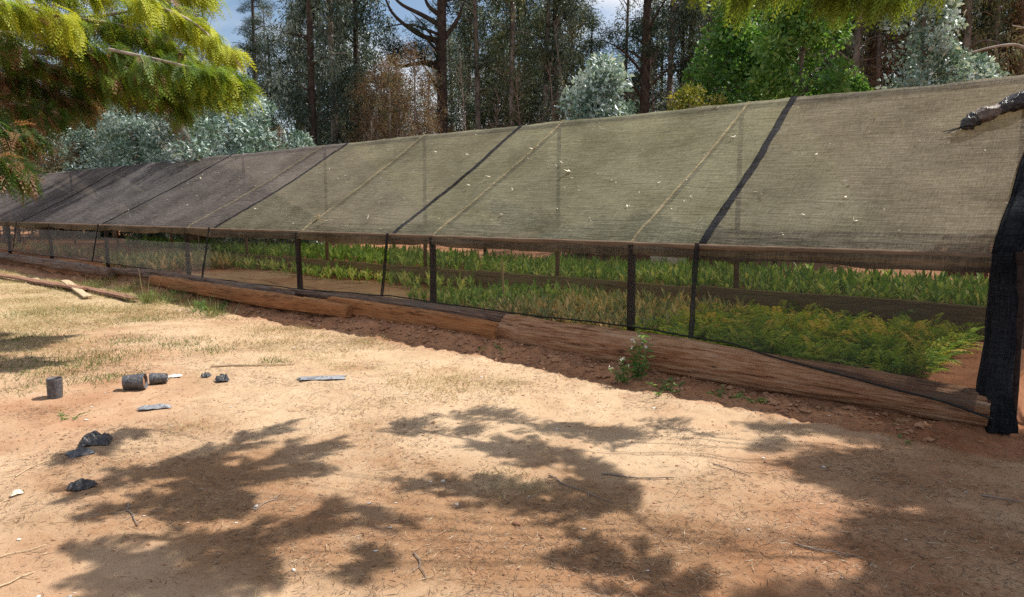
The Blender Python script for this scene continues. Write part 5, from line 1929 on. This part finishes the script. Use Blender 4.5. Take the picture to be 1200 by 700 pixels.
def fan(tw, sp, path, ns, reach):
    """a flat feathery bough: sprays set along it and along a few forked side shoots"""
    Q = smooth_path(path, 24)
    L = np.linalg.norm(Q[-1] - Q[0])
    tube(tw, Q, np.linspace(.010, .003, 24), 5)
    lines = [(Q, 1.0)]
    for k in range(max(3, int(L / .16))):
        i = int(23 * (k + .5) / max(3, int(L / .16)) * .85)
        T = nrm(Q[min(i + 2, 23)] - Q[max(i - 1, 0)])
        S = nrm(np.cross(T, [0, 0, 1.0])) * (1 if k % 2 else -1)
        ln = reach * rc.uniform(.7, 1.35) * (1.1 - .5 * i / 23)
        e = Q[i] + (T * .85 + S * .6) * ln
        q = smooth_path([Q[i], (Q[i] + e) / 2 + S * ln * .06, e], 8)
        tube(tw, q, np.linspace(.006, .002, 8), 4, caps=False)
        lines.append((q, .75))
    for q, w in lines:
        l = np.linalg.norm(q[-1] - q[0])
        n = max(8, int(l / .0085 * w))
        u = rc.random(n)
        f_ = u * (len(q) - 1.001)
        k = f_.astype(int)
        P = q[k] + (q[k + 1] - q[k]) * (f_ - k)[:, None]
        T = nrm(q[k + 1] - q[k])
        S = nrm(np.cross(T, [0, 0, 1.0])) * rc.choice([-1, 1], n)[:, None]
        D = T * .9 + S * rc.uniform(.15, .75, (n, 1)) + rc.normal(size=(n, 3)) * .08 + [0, 0, -.12]
        add_sprays(sp, P, D, .19 * w * (1.15 - .55 * u) * rc.uniform(.7, 1.2, n), np.clip(.5 + .15 * rc.normal(size=n), 0, 1), rc, TPS, 1.6)


SB = [  # shadow path on the ground (seen from the viewer), tip first; height; sprays; reach
    ([(342, 492), (285, 517), (215, 545), (160, 560)], 4.0, 70, .30),
    ([(398, 512), (335, 530), (262, 560), (205, 590)], 4.1, 110, .36),
    ([(480, 606), (410, 592), (340, 618), (270, 650)], 4.2, 110, .32),
    ([(75, 585), (130, 560), (200, 550), (280, 552)], 4.3, 90, .34),
    ([(95, 605), (150, 590), (230, 585), (300, 598)], 4.2, 90, .34),
    ([(120, 670), (190, 690), (260, 675), (350, 665)], 4.3, 90, .34),
    ([(300, 555), (350, 545), (400, 550)], 4.1, 60, .24),
    ([(560, 560), (620, 570), (690, 568), (745, 600)], 4.0, 90, .28),
    ([(70, 640), (140, 655), (210, 640), (300, 615)], 4.3, 150, .40),
    ([(90, 700), (160, 680), (240, 665), (330, 640)], 4.4, 130, .36),
    ([(200, 605), (240, 590), (300, 575)], 4.1, 60, .26),
    ([(60, 540), (110, 525), (160, 500)], 4.1, 35, .22),
    ([(400, 665), (440, 650), (470, 655)], 4.2, 30, .2),
    ([(462, 560), (540, 568), (620, 585), (720, 590)], 4.0, 140, .32),
    ([(585, 512), (640, 525), (690, 545), (735, 590)], 3.9, 110, .26),
    ([(560, 520), (600, 530), (650, 545)], 3.9, 30, .2),
    ([(640, 650), (690, 645), (750, 665), (830, 700)], 4.1, 150, .38),
]
HUBS = [up_sun(1010, 640, 5.2) - o_, up_sun(900, 655, 4.9) - o_]
JOIN = [at(760, -260, 6.2) - o_, at(980, -330, 6.6) - o_]
for q, h, ns, reach in SB:
    path = [up_sun(x, y, h + .06 * i) - o_ for i, (x, y) in enumerate(q)][::-1]
    far = path[0]
    hub = HUBS[0] if q[0][0] < 440 else HUBS[1]
    mid = [hub]
    bough(tw, sp, [hub + [0, 0, -.02]] + [far * .55 + hub * .45 + [0, 0, .2]] + path, .003, 2, .1, .2, acol_r, TPS, rc, twigs=False)
    fan(tw, sp, path, ns, reach)
for hub in HUBS:
    tube(tw, smooth_path([Tk[2] + [0, 0, .6], hub * .5 + [0, 0, 2.9], hub], 14), np.linspace(.05, .012, 14), 8)
# dense part: shade over the right foreground
poly = [(790, 470), (850, 455), (960, 470), (1080, 500), (1230, 520), (1290, 640), (1290, 760), (900, 760), (830, 720), (960, 690), (1000, 640), (900, 560), (800, 520)]
pts_ = []
for k in range(102):
    if k < 34:
        x, y = rc.uniform(880, 1300), rc.uniform(490, 570)
    elif k >= 84:
        x, y = rc.uniform(1020, 1330), rc.uniform(495, 640)
    elif k < 72:
        x, y = rc.uniform(1010, 1400), rc.uniform(540, 760)
    else:
        x, y = rc.uniform(800, 930), rc.uniform(715, 790)
    h = rc.uniform(4.4, 6.0)
    tip = up_sun(x, y, h) - o_
    b0 = np.array([0, 0, h + rc.uniform(-.3, .6)])
    st = b0 + (tip - b0) * max(0.0, 1 - 1.6 / np.linalg.norm(tip - b0))
    tube(tw, smooth_path([b0, (b0 + st) / 2 + [0, 0, .2], st], 8), np.linspace(.035, .018, 8), 5)
    bough(tw, sp, [st, (st + tip) / 2 + [0, 0, .05], tip], .02, 240, .30, .19, acol_r, TPS, rc, droop=.3)
# visible hanging tips
for q, dp, ns in [([(1080, -40), (1030, -22), (1010, -26), (985, -14)], 6.0, 170), ([(1040, -50), (960, -28), (905, -30), (865, -26)], 6.3, 170), ([(930, -60), (880, -32), (850, -34), (822, -28)], 6.0, 130), ([(1080, -60), (1060, -32), (1050, -28), (1040, -14)], 5.8, 80), ([(1180, -60), (1140, -35), (1110, -30), (1098, -20)], 6.1, 40)]:
    path = [Tk[2] + [0, 0, rc.uniform(-.3, .5)]] + [at(x, y, dp + .1 * i) - o_ for i, (x, y) in enumerate(q)]
    bough(tw, sp, path[1:], .012, ns, .22, .19, lambda u, z, n: .55 + .3 * u + rc.normal(size=n) * .15, TPL, rc, droop=.7)
    tube(tw, smooth_path([path[0], (path[0] + path[1]) / 2 + [0, 0, .5], path[1]], 10), np.linspace(.014, .006, 10), 6)
# upper crown round the trunk
for k in range(26):
    a = rc.uniform(0, 6.28)
    z = rc.uniform(4.6, 10)
    ln = 3.2 * (1.1 - z / 11)
    e = np.array([math.cos(a) * ln, math.sin(a) * ln, z - .3])
    bough(tw, sp, [[0, 0, z - .1], e * [.5, .5, 1] + [0, 0, .2], e], .04, 170, .8, .28, acol_r, TPS, rc)
tw.obj("branches", M['trunk_brown'], cyr, smooth=True, kind="stuff")
sp.obj("crown", M['cyp2'], cyr)

# prototypes that were never placed are removed
for o in list(bpy.data.objects):
    if o.type == 'EMPTY' and o.parent is None and tuple(round(c, 4) for c in o.location) == (0, 0, 0):
        for c in list(o.children):
            bpy.data.objects.remove(c)
        bpy.data.objects.remove(o)
